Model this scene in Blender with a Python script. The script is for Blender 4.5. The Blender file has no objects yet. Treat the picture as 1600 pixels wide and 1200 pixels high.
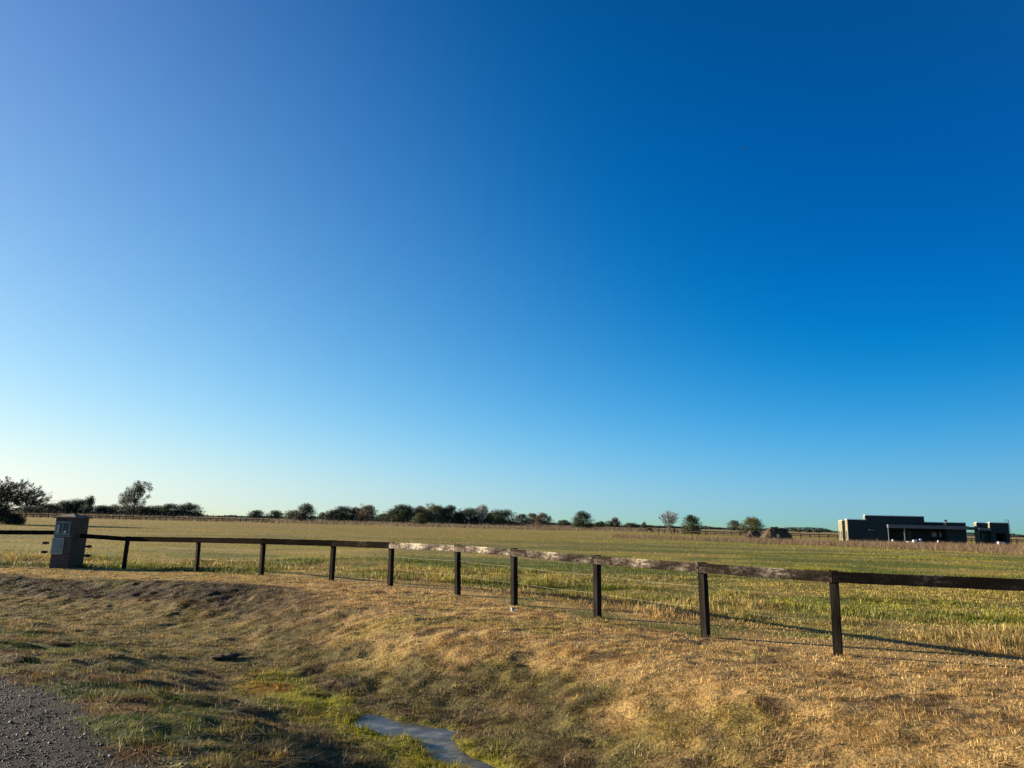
import bpy, math, random
import numpy as np
from mathutils import Vector, Matrix
D = bpy.data
scene = bpy.context.scene
C = scene.collection
R = math.radians
# ---------------------------------------------------------------- camera
EYE = 1.67
FPX = 1110.0
PITCH = math.atan(218.7 / FPX)
ROLL = math.atan(0.0253)
_R0 = Vector((1, 0, 0)); _U0 = Vector((0, -math.sin(PITCH), math.cos(PITCH))); _F = Vector((0, math.cos(PITCH), math.sin(PITCH)))
_R = _R0 * math.cos(ROLL) + _U0 * math.sin(ROLL)
_U = -_R0 * math.sin(ROLL) + _U0 * math.cos(ROLL)
CAM = Vector((0, 0, EYE))
def ray(px, py): return _F * FPX + _R * (px - 800) - _U * (py - 600)
def at(px, py, Y):
    d = ray(px, py); return CAM + d * (Y / d.y)
def atz(px, py, z):
    d = ray(px, py); return CAM + d * ((z - EYE) / d.z)
cam = D.cameras.new('camera'); cam.sensor_width = 36; cam.lens = FPX / 1600 * 36
cam.clip_start = 0.05; cam.clip_end = 20000
co = D.objects.new('camera', cam); C.objects.link(co)
m3 = Matrix((_R, _U, -_F)).transposed()
co.matrix_world = Matrix.Translation(CAM) @ m3.to_4x4()
scene.camera = co

# ---------------------------------------------------------------- numpy noise
def _hash(ix, iy, seed):
    h = (ix.astype(np.int64) * 374761393 + iy.astype(np.int64) * 668265263 + seed * 974711) & 0xffffffff
    h = ((h ^ (h >> 13)) * 1274126177) & 0xffffffff
    h = (h ^ (h >> 16)) & 0xffffffff
    return h.astype(np.float64) / 4294967295.0
def vn(x, y, seed=0):
    x = np.asarray(x, float); y = np.asarray(y, float)
    xi = np.floor(x); yi = np.floor(y); fx = x - xi; fy = y - yi
    fx = fx * fx * fx * (fx * (fx * 6 - 15) + 10); fy = fy * fy * fy * (fy * (fy * 6 - 15) + 10)
    a = _hash(xi, yi, seed); b = _hash(xi + 1, yi, seed); c = _hash(xi, yi + 1, seed); d = _hash(xi + 1, yi + 1, seed)
    return (a * (1 - fx) + b * fx) * (1 - fy) + (c * (1 - fx) + d * fx) * fy
def fbm(x, y, seed=0, octv=3):
    s = 0; a = 1; t = 0
    for k in range(octv):
        s = s + a * vn(x * 2 ** k + 17.3 * k, y * 2 ** k - 9.1 * k, seed + k * 7); t += a; a *= 0.5
    return s / t
def ss(a, b, x):
    t = np.clip((np.asarray(x, float) - a) / (b - a), 0, 1); return t * t * (3 - 2 * t)
def polydist(X, Y, pts):
    best = np.full(np.shape(X), 1e9); sgn = np.ones(np.shape(X))
    for (x0, y0), (x1, y1) in zip(pts[:-1], pts[1:]):
        dx, dy = x1 - x0, y1 - y0; L2 = dx * dx + dy * dy
        t = np.clip(((X - x0) * dx + (Y - y0) * dy) / L2, 0, 1)
        ex = X - (x0 + t * dx); ey = Y - (y0 + t * dy); q = ex * ex + ey * ey
        c = dx * ey - dy * ex
        m = q < best; best = np.where(m, q, best); sgn = np.where(m, np.where(c >= 0, 1, -1), sgn)
    return np.sqrt(best) * sgn

# ---------------------------------------------------------------- layout lines
# near fence posts: pixel x of base, pixel y of base, pixel x/y of rail top, distance
POSTS = [(193, 889, 200, 839, 24.6), (306.5, 896, 311, 840.5, 22.4), (407.5, 904.5, 412, 842, 20.4), (517.5, 910, 522, 845, 18.8),
         (610, 917, 612, 848, 17.4), (715.5, 930, 715, 852, 15.9), (804, 946, 803, 858, 14.4), (934, 966, 932.5, 869, 12.75),
         (1103.5, 996, 1097, 880.5, 10.85), (1310, 1024, 1302, 893.5, 9.5), (1640, 1052, 1620, 906, 8.55)]
VERGE = [-.26, -.17, -.10, -.05, -.02, 0, 0, 0, 0, 0, 0]
POSTS = [(a_, b_, c_, d_, atz(a_, b_, z_).y) for (a_, b_, c_, d_, e_), z_ in zip(POSTS, VERGE)]
fence_xy = []
for (bx, by, tx, ty, Y) in POSTS:
    p = at(bx, by, Y); fence_xy.append((p.x, p.y))
FENCE = [(-80, 30), (-30, 27.5), (-20, 26.6), (-15.9, 26.1)] + fence_xy + [(9.2, 7.6), (12, 6.6), (30, 0)]
def _pl(L): return [(q.x, q.y) for q in (atz(a_, b_, c_) for a_, b_, c_ in L)]
DITCH = [(-80, 30), (-40, 25), (-20, 20.5)] + _pl([(0, 950, -.55), (150, 964, -.55), (300, 1000, -.55), (400, 1045, -.55), (470, 1088, -.57), (565, 1124, -.6), (640, 1140, -.6), (692, 1163, -.6), (716, 1200, -.6)]) + [(.45, 6.0), (2.0, 4.4), (5, 2.0), (9, -1), (25, -12)]
ROAD = [(-80, 22), (-40, 19), (-20, 13.5), (-12, 11.2)] + _pl([(-60, 1030, -.12), (0, 1047, -.12), (60, 1062, -.12), (120, 1100, -.12), (180, 1150, -.12), (208, 1200, -.12)]) + [(-1.9, 4.2), (-.6, 2.6), (3, -2), (16, -18)]
def chaikin(P, n=2):
    for _ in range(n):
        Q = [P[0]]
        for (a, b), (c, d) in zip(P[:-1], P[1:]):
            Q += [(a * .75 + c * .25, b * .75 + d * .25), (a * .25 + c * .75, b * .25 + d * .75)]
        P = Q + [P[-1]]
    return P
DITCHS = chaikin(DITCH)
WATER_Z = -0.607
def dists(X, Y):
    d = polydist(X, Y, DITCHS) + (fbm(X * .5, Y * .5, 31, 2) - .5) * .5
    return d, polydist(X, Y, FENCE)
def roaddist(X, Y):
    return polydist(X, Y, ROAD) + (fbm(X * .9, Y * .9, 41, 3) - .5) * .7 + (fbm(X * 4, Y * 4, 42, 2) - .5) * .3
def height(X, Y, df=None):
    X = np.asarray(X, float); Y = np.asarray(Y, float)
    d, f = dists(X, Y) if df is None else df
    r = polydist(X, Y, ROAD)
    near = ss(60, 25, Y)
    zv = -0.26 * ss(-6, -14, X)                               # verge level falls to the left
    base_field = -0.1 * ss(0, 6, f) * near + zv * ss(60, 8, f)
    base_field = base_field + (fbm(X * .02, Y * .02, 5, 2) - .5) * .35 * ss(25, 90, Y) + 1.15 * ss(170, 380, Y)
    base_field = base_field + (fbm(X * .25, Y * .25, 8, 3) - .5) * .16 * ss(.5, 4, f) * ss(120, 30, Y)
    zb = -0.54 - .035 * ss(-2.6, -1.8, X) - 0.085 * ss(-1.80, -1.55, X) * ss(1.5, .6, X) * np.exp(-(d / (.20 + .14 * (vn(X * 2.2, Y * 2.2, 88) - .3))) ** 4) + (fbm(X * 1.9, Y * 1.9, 77, 2) - .5) * .05
    road = -0.12 + 0.05 * ss(0, -3, r)
    up_far = ss(.25, 3.1 + .5 * (vn(X * .35, Y * .35, 3) - .5), d)
    steep = ss(-7, -12, X)
    up_far = up_far * (1 - steep) + steep * (.35 * ss(.2, 2.2, d) + .65 * ss(2.5, 3.3, d))
    up_near = ss(.12, 1.0, np.maximum(-d, 0) / np.maximum(np.maximum(-d, 0) + r, .3) + (r < 0))
    z = np.where(d > 0, zb + (zv - zb) * up_far, zb + (road - zb) * up_near)
    z = np.where(f > 0, base_field, z)
    # relief of the verge
    ver = ss(.3, -.3, f) * near
    rd = ss(-.3, .3, r)
    slope = np.exp(-((d - 1.6) / 1.1) ** 2) + .8 * np.exp(-((d + 1.7) / 1.0) ** 2)
    z = z + ver * rd * ((fbm(X * .9, Y * .9, 11, 3) - .5) * (.04 + .10 * slope) + (fbm(X * 3.1, Y * 3.1, 12, 2) - .5) * (.022 + .035 * slope) + (fbm(X * 7, Y * 9, 14, 2) - .5) * .042 + (fbm(X * 3, Y * 3.4, 27, 2) - .5) * .09 * ss(-3, -7, X) * ss(.9, 1.8, d) * ss(3.8, 3.2, d) + (fbm(X * 2.2 + 1.5 * Y, Y * 3.0 + vn(X, Y, 9), 19, 2) - .5) * .035 + (fbm(X * 1.1 + Y * .5, Y * 4.5 - X * .8 + 1.5 * vn(X * .7, Y * .7, 23), 24, 2) - .5) * .03 * ss(1.2, 2.2, d))
    ridge = np.maximum(0, fbm(X * 1.1, Y * 1.5, 61, 2) - .55) * 1.2
    z = z + ver * rd * ss(-.8, -1.3, d) * ss(0, .5, r) * ridge * .19
    z = z + ver * (1 - rd) * ((fbm(X * 6, Y * 6, 15, 2) - .5) * .02 + (fbm(X * 1.2, Y * 1.2, 16, 2) - .5) * .03)
    return z
def hz(x, y): return float(height(np.array([x]), np.array([y]))[0])

# ---------------------------------------------------------------- colours of the ground cover (own colours of grass and soil, plus painted shade on the left bank)
def mixc(a, b, w): return a + (np.asarray(b) - a) * w[..., None]
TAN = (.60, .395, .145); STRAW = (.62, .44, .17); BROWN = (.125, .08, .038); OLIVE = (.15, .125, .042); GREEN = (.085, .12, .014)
MOSS = (.36, .35, .010); ORANGE = (.42, .19, .02); SOIL_SHADE = (.06, .045, .024); YGREEN = (.34, .29, .06); RUST = (.27, .19, .06); MAUVE = (.19, .125, .082)
def cover_colour(X, Y, d, f):
    n1 = fbm(X * .55, Y * .55, 101, 3); n2 = fbm(X * 1.7, Y * 1.7, 102, 3); n3 = fbm(X * 5, Y * 5, 103, 2); n4 = fbm(X * .22, Y * .35, 104, 3)
    c = np.zeros(X.shape + (3,)) + np.array(OLIVE)
    # verge
    dd = d + (n1 - .5) * 2.2 + (n2 - .5) * 1.2
    left = ss(-4, -8, X)
    c = mixc(c, BROWN, ss(.42, .62, n2) * .8)
    c = mixc(c, GREEN, ss(.58, .75, n1) * .5)
    c = mixc(c, TAN, ss(.6, 1.8, d) * ss(.46, .62, n2 * .5 + n3 * .5) * .4)
    c = mixc(c, YGREEN, ss(.56, .72, n3) * .35)
    wt = ss(1.2, 2.7, dd) * (1 - left) + left * ss(3.2, 3.9, d + (n2 - .5) * .8)
    c = mixc(c, TAN, wt * (.88 + .12 * n3))
    c = mixc(c, STRAW, wt * ss(.5, .7, n2) * .55)
    c = mixc(c, YGREEN, wt * ss(.56, .70, n1) * .55)
    c = mixc(c, YGREEN, wt * left * .35)
    c = mixc(c, BROWN, wt * ss(.60, .74, fbm(X * 2.6, Y * 2.6, 110, 2)) * .7)
    # steep bank on the left, its shade painted in with dark soil colour
    c = mixc(c, SOIL_SHADE, ss(-2.5, -6, X) * ss(.9, 1.8, d + (n1 - .5)) * ss(3.9, 3.3, d + (n2 - .5) * .5) * ss(.2, .42, n2) * .88)
    # left floor of the ditch, straw and green
    lf = ss(-2, -6, X) * ss(1.8, .8, d) * ss(-2.6, -1.6, d)
    c = mixc(c, (.25, .20, .06), lf * .75); c = mixc(c, TAN, lf * ss(.55, .7, n2) * .4)
    # mossy wet floor
    wet = np.exp(-((d + .16 + .5 * (n2 - .5)) / .52) ** 4) * ss(-3.9, -3.0, X) * ss(.25, .45, n1 * .5 + n3 * .5) * ss(4, 2.5, X)
    c = mixc(c, MOSS, wet * .9); c = mixc(c, (.16, .19, .012), wet * ss(.5, .62, n2) * .7)
    c = mixc(c, ORANGE, wet * ss(.50, .6, fbm(X * 1.6, Y * 1.6, 120, 2)) * (.15 + .6 * ss(-1.9, -2.4, X)))
    # near bank by the gravel
    nb = ss(-1.2, -1.8, d)
    c = mixc(c, GREEN, nb * ss(.42, .55, n1) * .8); c = mixc(c, (.26, .13, .04), nb * ss(.56, .66, n2) * .7)
    c = mixc(c, YGREEN, nb * ss(.6, .72, n3) * .5)
    # field
    g = np.zeros(c.shape) + np.array((.275, .25, .03))
    g = mixc(g, GREEN, ss(.44, .62, n4) * .75 * ss(150, 50, Y))
    g = mixc(g, (.33, .245, .07), ss(.5, .64, fbm(X * .08, Y * .22, 131, 3)) * .6)
    g = mixc(g, (.11, .14, .03), ss(.50, .62, fbm(X * .045, Y * .13, 133, 3)) * .8 * ss(180, 100, Y)); g = mixc(g, (.37, .28, .09), ss(.54, .64, fbm(X * .05 + 9, Y * .16, 135, 3)) * .5)
    g = mixc(g, RUST, ss(38, 60, Y + (n1 - .5) * 14) * ss(25, -10, X) * .38)
    g = mixc(g, RUST, ss(90, 130, Y) * .3)
    g = mixc(g, (.40, .27, .11), ss(2.9, 1.7, f + (n1 - .5) * 1.6) * .8 * ss(-9, -6, X)); g = mixc(g, TAN, ss(1.2, .1, f + (n2 - .5) * 1.2) * .9 * ss(-9, -6, X))
    g = mixc(g, (.13, .15, .03), ss(1.6, 3.2, f + (n1 - .5) * 3.5) * ss(11, 5, f + (n4 - .5) * 6) * ss(.36, .58, n2 * .5 + n1 * .5) * ss(-1, 3, X) * .7)
    g = mixc(g, (.33, .235, .08), ss(.47, .60, n1) * ss(14, 5, f) * .75); g = mixc(g, (.12, .15, .02), ss(.54, .68, fbm(X * .6 + 5, Y * .9, 141, 3)) * ss(16, 8, f) * .7)
    g = mixc(g, GREEN, ss(-6, -9, X) * ss(2.4, 1.0, f) * .8)
    g = mixc(g, (.27, .21, .10), ss(200, 260, Y) * .8)
    return np.where((f > 0)[..., None], g, c) * .93

# ---------------------------------------------------------------- materials
def mat(name):
    m = D.materials.new(name); m.use_nodes = True; nt = m.node_tree; nt.nodes.clear()
    out = nt.nodes.new('ShaderNodeOutputMaterial'); return m, nt, out
def N(nt, t, **kw):
    n = nt.nodes.new(t)
    for k, v in kw.items():
        if hasattr(n, k): setattr(n, k, v)
        else: n.inputs[k].default_value = v
    return n
def surface(name, c1, c2=None, *a_, spec=.3, **k_):
    m = _surface(name, c1, c2, *a_, **k_)
    for n_ in m.node_tree.nodes:
        if n_.type == 'BSDF_PRINCIPLED': n_.inputs['Specular IOR Level'].default_value = spec
    return m
def _surface(name, c1, c2=None, scale=4, rough=.8, bump=.3, stretch=(1, 1, 1), metallic=0, detail=6, lo=.35, hi=.65, bscale=None, bdist=.02):
    m, nt, out = mat(name); L = nt.links
    b = N(nt, 'ShaderNodeBsdfPrincipled'); b.inputs['Roughness'].default_value = rough; b.inputs['Metallic'].default_value = metallic
    tc = N(nt, 'ShaderNodeTexCoord'); mp = N(nt, 'ShaderNodeMapping'); mp.inputs['Scale'].default_value = stretch
    L.new(tc.outputs['Object'], mp.inputs['Vector'])
    n = N(nt, 'ShaderNodeTexNoise'); n.inputs['Scale'].default_value = scale; n.inputs['Detail'].default_value = detail
    L.new(mp.outputs[0], n.inputs['Vector'])
    r = N(nt, 'ShaderNodeValToRGB'); r.color_ramp.elements[0].position = lo; r.color_ramp.elements[1].position = hi
    r.color_ramp.elements[0].color = (*c1, 1); r.color_ramp.elements[1].color = (*(c2 or c1), 1)
    L.new(n.outputs['Fac'], r.inputs['Fac']); L.new(r.outputs['Color'], b.inputs['Base Color'])
    if bump:
        n2 = N(nt, 'ShaderNodeTexNoise'); n2.inputs['Scale'].default_value = bscale or scale * 3; n2.inputs['Detail'].default_value = 5
        L.new(mp.outputs[0], n2.inputs['Vector'])
        bp = N(nt, 'ShaderNodeBump'); bp.inputs['Strength'].default_value = bump; bp.inputs['Distance'].default_value = bdist
        L.new(n2.outputs['Fac'], bp.inputs['Height']); L.new(bp.outputs[0], b.inputs['Normal'])
    L.new(b.outputs[0], out.inputs['Surface']); return m
def vcol_mat(name, rough=.9, trans=0.0, noise=0, bump=0, spec=.2, gain=1.0):
    m, nt, out = mat(name); L = nt.links
    a = N(nt, 'ShaderNodeAttribute'); a.attribute_name = 'Col'
    col = a.outputs['Color']
    tc = N(nt, 'ShaderNodeTexCoord')
    if noise:
        n = N(nt, 'ShaderNodeTexNoise'); n.inputs['Scale'].default_value = noise; n.inputs['Detail'].default_value = 8
        n.inputs['Roughness'].default_value = .7
        L.new(tc.outputs['Object'], n.inputs['Vector'])
        mr = N(nt, 'ShaderNodeMapRange'); mr.inputs['From Min'].default_value = .3; mr.inputs['From Max'].default_value = .7
        mr.inputs['To Min'].default_value = .45 * gain; mr.inputs['To Max'].default_value = 1.35 * gain
        L.new(n.outputs['Fac'], mr.inputs['Value'])
        mx = N(nt, 'ShaderNodeVectorMath'); mx.operation = 'SCALE'
        L.new(col, mx.inputs[0]); L.new(mr.outputs[0], mx.inputs['Scale']); col = mx.outputs[0]
    b = N(nt, 'ShaderNodeBsdfPrincipled'); b.inputs['Roughness'].default_value = rough
    b.inputs['Specular IOR Level'].default_value = spec
    L.new(col, b.inputs['Base Color'])
    if bump:
        n2 = N(nt, 'ShaderNodeTexNoise'); n2.inputs['Scale'].default_value = bump; n2.inputs['Detail'].default_value = 8
        L.new(tc.outputs['Object'], n2.inputs['Vector'])
        bp = N(nt, 'ShaderNodeBump'); bp.inputs['Strength'].default_value = .8; bp.inputs['Distance'].default_value = .03
        L.new(n2.outputs['Fac'], bp.inputs['Height']); L.new(bp.outputs[0], b.inputs['Normal'])
    if trans:
        t = N(nt, 'ShaderNodeBsdfTranslucent'); L.new(col, t.inputs['Color'])
        ms = N(nt, 'ShaderNodeMixShader'); ms.inputs[0].default_value = trans
        L.new(b.outputs[0], ms.inputs[1]); L.new(t.outputs[0], ms.inputs[2]); L.new(ms.outputs[0], out.inputs['Surface'])
    else: L.new(b.outputs[0], out.inputs['Surface'])
    return m
M = {}
M['ground'] = vcol_mat('soil and turf', noise=18, bump=26, gain=.64)
M['grass'] = vcol_mat('grass blades', rough=.65, trans=.32, spec=.25)
M['leaf'] = vcol_mat('tree leaves', rough=.6, trans=.15, spec=.3)
M['bark'] = surface('bark', (.07, .055, .045), (.15, .12, .095), 3, .9, .5)
M['twig'] = surface('pale bare twigs', (.12, .105, .09), (.21, .185, .16), 3, .9, 0)
M['gravel'] = vcol_mat('gravel road dirt', noise=30, bump=60, rough=.95, gain=.7)
M['stone'] = vcol_mat('gravel stones', rough=.7, spec=.4)
M['post'] = surface('tarred black post', (.008, .007, .006), (.026, .023, .019), 9, .8, .5, (1, 1, .2), spec=.04)
M['tensioner'] = surface('rusty tensioner', (.012, .01, .009), (.03, .02, .015), 20, .7, .2)
M['wire'] = surface('galvanised wire', (.30, .26, .20), (.42, .36, .28), 5, .5, 0, metallic=.3)
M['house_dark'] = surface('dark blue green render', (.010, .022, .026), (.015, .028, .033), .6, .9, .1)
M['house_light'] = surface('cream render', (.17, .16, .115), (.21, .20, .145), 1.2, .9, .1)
M['flashing'] = surface('pale metal flashing', (.70, .74, .76), (.8, .84, .86), 3, .35, 0, metallic=.25)
M['slab'] = surface('grey slab edge', (.085, .095, .105), (.12, .13, .145), .8, .85, .1)
M['dark_in'] = surface('unlit interior paint', (.02, .022, .025), (.03, .032, .035), 1, .9, 0)
M['white'] = surface('white plastic', (.42, .43, .44), (.55, .55, .55), 4, .5, .1)
M['blue'] = surface('blue plastic', (.03, .06, .22), (.05, .09, .3), 4, .5, .1)
M['green_wall'] = surface('green paint', (.045, .075, .05), (.06, .09, .06), 2, .9, 0)
M['mound'] = surface('dug earth', (.028, .021, .013), (.088, .066, .042), .9, .95, .9, bdist=.25, bscale=2.5)
M['rust'] = surface('rusted metal', (.03, .025, .022), (.07, .05, .04), 3, .8, .1)
M['pillar_cap'] = surface('weathered cement cap', (.10, .085, .065), (.17, .145, .115), 6, .9, .4)
M['meter_metal'] = surface('grey green painted metal', (.15, .185, .16), (.21, .25, .215), 5, .5, .1)
M['meter_frame'] = surface('grey plastic frame', (.16, .18, .17), (.22, .24, .23), 6, .5, .1)
M['meter_dark'] = surface('meter box interior', (.04, .05, .055), (.06, .07, .075), 6, .6, 0)
M['meter_pale'] = surface('pale meter', (.34, .36, .33), (.42, .44, .40), 6, .5, 0)
M['horse'] = surface('dark bay hair', (.028, .016, .012), (.05, .028, .02), 2, .7, 0)
M['far_rail'] = surface('dark creosoted rail', (.022, .017, .014), (.045, .033, .026), 2, .8, 0, spec=.1)
M['grey_post'] = surface('grey weathered post', (.20, .175, .15), (.30, .26, .22), 2, .9, 0)
M['roof_and_sky_pane'] = surface('pale sheet roof and sky pane', (.30, .33, .35), (.38, .41, .43), 2, .5, 0)
def brick_mat():
    m, nt, out = mat('brown brick'); L = nt.links
    b = N(nt, 'ShaderNodeBsdfPrincipled'); b.inputs['Roughness'].default_value = .9
    tc = N(nt, 'ShaderNodeTexCoord'); sp = N(nt, 'ShaderNodeSeparateXYZ'); L.new(tc.outputs['Object'], sp.inputs[0])
    ad = N(nt, 'ShaderNodeMath'); ad.operation = 'ADD'; L.new(sp.outputs[0], ad.inputs[0]); L.new(sp.outputs[1], ad.inputs[1])
    cb = N(nt, 'ShaderNodeCombineXYZ'); L.new(ad.outputs[0], cb.inputs[0]); L.new(sp.outputs[2], cb.inputs[1])
    br = N(nt, 'ShaderNodeTexBrick'); br.inputs['Scale'].default_value = 1
    br.inputs['Brick Width'].default_value = .24; br.inputs['Row Height'].default_value = .075; br.inputs['Mortar Size'].default_value = .012
    br.inputs['Color1'].default_value = (.05, .028, .020, 1); br.inputs['Color2'].default_value = (.085, .047, .033, 1); br.inputs['Mortar'].default_value = (.10, .082, .068, 1)
    L.new(cb.outputs[0], br.inputs['Vector'])
    n = N(nt, 'ShaderNodeTexNoise'); n.inputs['Scale'].default_value = 9; n.inputs['Detail'].default_value = 6; L.new(tc.outputs['Object'], n.inputs['Vector'])
    mr = N(nt, 'ShaderNodeMapRange'); mr.inputs['To Min'].default_value = .55; mr.inputs['To Max'].default_value = 1.4; L.new(n.outputs['Fac'], mr.inputs['Value'])
    mx = N(nt, 'ShaderNodeVectorMath'); mx.operation = 'SCALE'; L.new(br.outputs['Color'], mx.inputs[0]); L.new(mr.outputs[0], mx.inputs['Scale'])
    L.new(mx.outputs[0], b.inputs['Base Color'])
    bp = N(nt, 'ShaderNodeBump'); bp.inputs['Strength'].default_value = .6; bp.inputs['Distance'].default_value = .01; bp.invert = True
    L.new(br.outputs['Fac'], bp.inputs['Height']); L.new(bp.outputs[0], b.inputs['Normal'])
    L.new(b.outputs[0], out.inputs['Surface']); return m
M['brick'] = brick_mat()
def rail_mat(name, peel):
    """stained plank; peel = how far the dark coat has weathered to grey and whitish wood"""
    m, nt, out = mat(name); L = nt.links
    b = N(nt, 'ShaderNodeBsdfPrincipled'); b.inputs['Roughness'].default_value = .9; b.inputs['Specular IOR Level'].default_value = .10 * max(0, peel)
    tc = N(nt, 'ShaderNodeTexCoord')
    def noise(sc, scale, det, ro=.6):
        mp = N(nt, 'ShaderNodeMapping'); mp.inputs['Scale'].default_value = sc; L.new(tc.outputs['Object'], mp.inputs['Vector'])
        n = N(nt, 'ShaderNodeTexNoise'); n.inputs['Scale'].default_value = scale; n.inputs['Detail'].default_value = det; n.inputs['Roughness'].default_value = ro; L.new(mp.outputs[0], n.inputs['Vector']); return n.outputs['Fac']
    def ramp(src, stops):
        r = N(nt, 'ShaderNodeValToRGB'); cr = r.color_ramp; L.new(src, r.inputs['Fac'])
        cr.elements[0].position = stops[0][0]; cr.elements[0].color = (*stops[0][1], 1); cr.elements[1].position = stops[-1][0]; cr.elements[1].color = (*stops[-1][1], 1)
        for p_, c_ in stops[1:-1]: cr.elements.new(p_).color = (*c_, 1)
        return r.outputs['Color']
    big = noise((1.2, 2, 3), 1.1, 3); fine = noise((5, 9, 9), 3.2, 9, .75); grain = noise((2, 60, 60), 2, 5)
    ma = N(nt, 'ShaderNodeMath'); ma.operation = 'MULTIPLY_ADD'; ma.inputs[1].default_value = .9; L.new(fine, ma.inputs[0]); L.new(big, ma.inputs[2])
    m2 = N(nt, 'ShaderNodeMath'); m2.operation = 'MULTIPLY_ADD'; m2.inputs[1].default_value = .35; L.new(grain, m2.inputs[0]); L.new(ma.outputs[0], m2.inputs[2])
    m3 = N(nt, 'ShaderNodeMath'); m3.operation = 'MULTIPLY_ADD'; m3.inputs[1].default_value = 1.7; m3.inputs[2].default_value = peel - 1.95; L.new(m2.outputs[0], m3.inputs[0])
    col = ramp(m3.outputs[0], [(0.0, (.012, .010, .008)), (.28, (.024, .020, .016)), (.42, (.072, .060, .047)), (.56, (.135, .115, .092)), (.68, (.26, .23, .18)), (.86, (.55, .50, .39))])
    L.new(col, b.inputs['Base Color'])
    bp = N(nt, 'ShaderNodeBump'); bp.inputs['Strength'].default_value = .5; bp.inputs['Distance'].default_value = .008
    L.new(grain, bp.inputs['Height']); L.new(bp.outputs[0], b.inputs['Normal'])
    L.new(b.outputs[0], out.inputs['Surface']); return m
def water_mat():
    m, nt, out = mat('still ditch water'); L = nt.links
    b = N(nt, 'ShaderNodeBsdfPrincipled'); b.inputs['Roughness'].default_value = .10; b.inputs['Base Color'].default_value = (.035, .04, .035, 1)
    b.inputs['IOR'].default_value = 1.33; b.inputs['Specular IOR Level'].default_value = .12
    tc = N(nt, 'ShaderNodeTexCoord')
    n = N(nt, 'ShaderNodeTexNoise'); n.inputs['Scale'].default_value = 7; n.inputs['Detail'].default_value = 4; L.new(tc.outputs['Object'], n.inputs['Vector'])
    bp = N(nt, 'ShaderNodeBump'); bp.inputs['Strength'].default_value = .25; bp.inputs['Distance'].default_value = .02; L.new(n.outputs['Fac'], bp.inputs['Height']); L.new(bp.outputs[0], b.inputs['Normal'])
    r = N(nt, 'ShaderNodeValToRGB'); r.color_ramp.elements[0].position = .5; r.color_ramp.elements[1].position = .72
    r.color_ramp.elements[0].color = (.075, .072, .06, 1); r.color_ramp.elements[1].color = (.20, .20, .16, 1)
    n3 = N(nt, 'ShaderNodeTexNoise'); n3.inputs['Scale'].default_value = 4; n3.inputs['Detail'].default_value = 7; L.new(tc.outputs['Object'], n3.inputs['Vector'])
    L.new(n3.outputs['Fac'], r.inputs['Fac']); L.new(r.outputs['Color'], b.inputs['Base Color'])
    L.new(b.outputs[0], out.inputs['Surface']); return m
M['water'] = water_mat()

# ---------------------------------------------------------------- object helpers
def link(o, parent=None):
    C.objects.link(o)
    if parent is not None: o.parent = parent
    return o
def tag(o, label=None, cat=None, group=None, kind=None):
    if label: o['label'] = label
    if cat: o['category'] = cat
    if group: o['group'] = group
    if kind: o['kind'] = kind
    return o
def empty(name, loc=(0, 0, 0), rz=0):
    o = D.objects.new(name, None); o.location = loc; o.rotation_euler = (0, 0, rz); o.empty_display_size = .3; C.objects.link(o); return o
def np_mesh(name, V, F, col=None, m=None, parent=None, smooth=False):
    """V (n,3); F (k,3) or (k,4) or list of such arrays"""
    me = D.meshes.new(name)
    Fs = F if isinstance(F, list) else [F]
    Fs = [np.asarray(f, dtype=np.int32) for f in Fs if len(f)]
    V = np.asarray(V, dtype=np.float32)
    me.vertices.add(len(V)); me.vertices.foreach_set('co', V.ravel())
    loops = np.concatenate([f.ravel() for f in Fs]); tot = np.concatenate([np.full(len(f), f.shape[1], np.int32) for f in Fs])
    start = np.concatenate([[0], np.cumsum(tot)[:-1]]).astype(np.int32)
    me.loops.add(len(loops)); me.loops.foreach_set('vertex_index', loops)
    me.polygons.add(len(tot)); me.polygons.foreach_set('loop_start', start)
    if smooth: me.polygons.foreach_set('use_smooth', np.ones(len(tot), bool))
    if col is not None:
        a = me.attributes.new('Col', 'FLOAT_COLOR', 'POINT')
        cc = np.ones((len(V), 4), np.float32); cc[:, :3] = col; a.data.foreach_set('color', cc.ravel())
    me.update(calc_edges=True); me.validate()
    if m: me.materials.append(m)
    return link(D.objects.new(name, me), parent)
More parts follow.
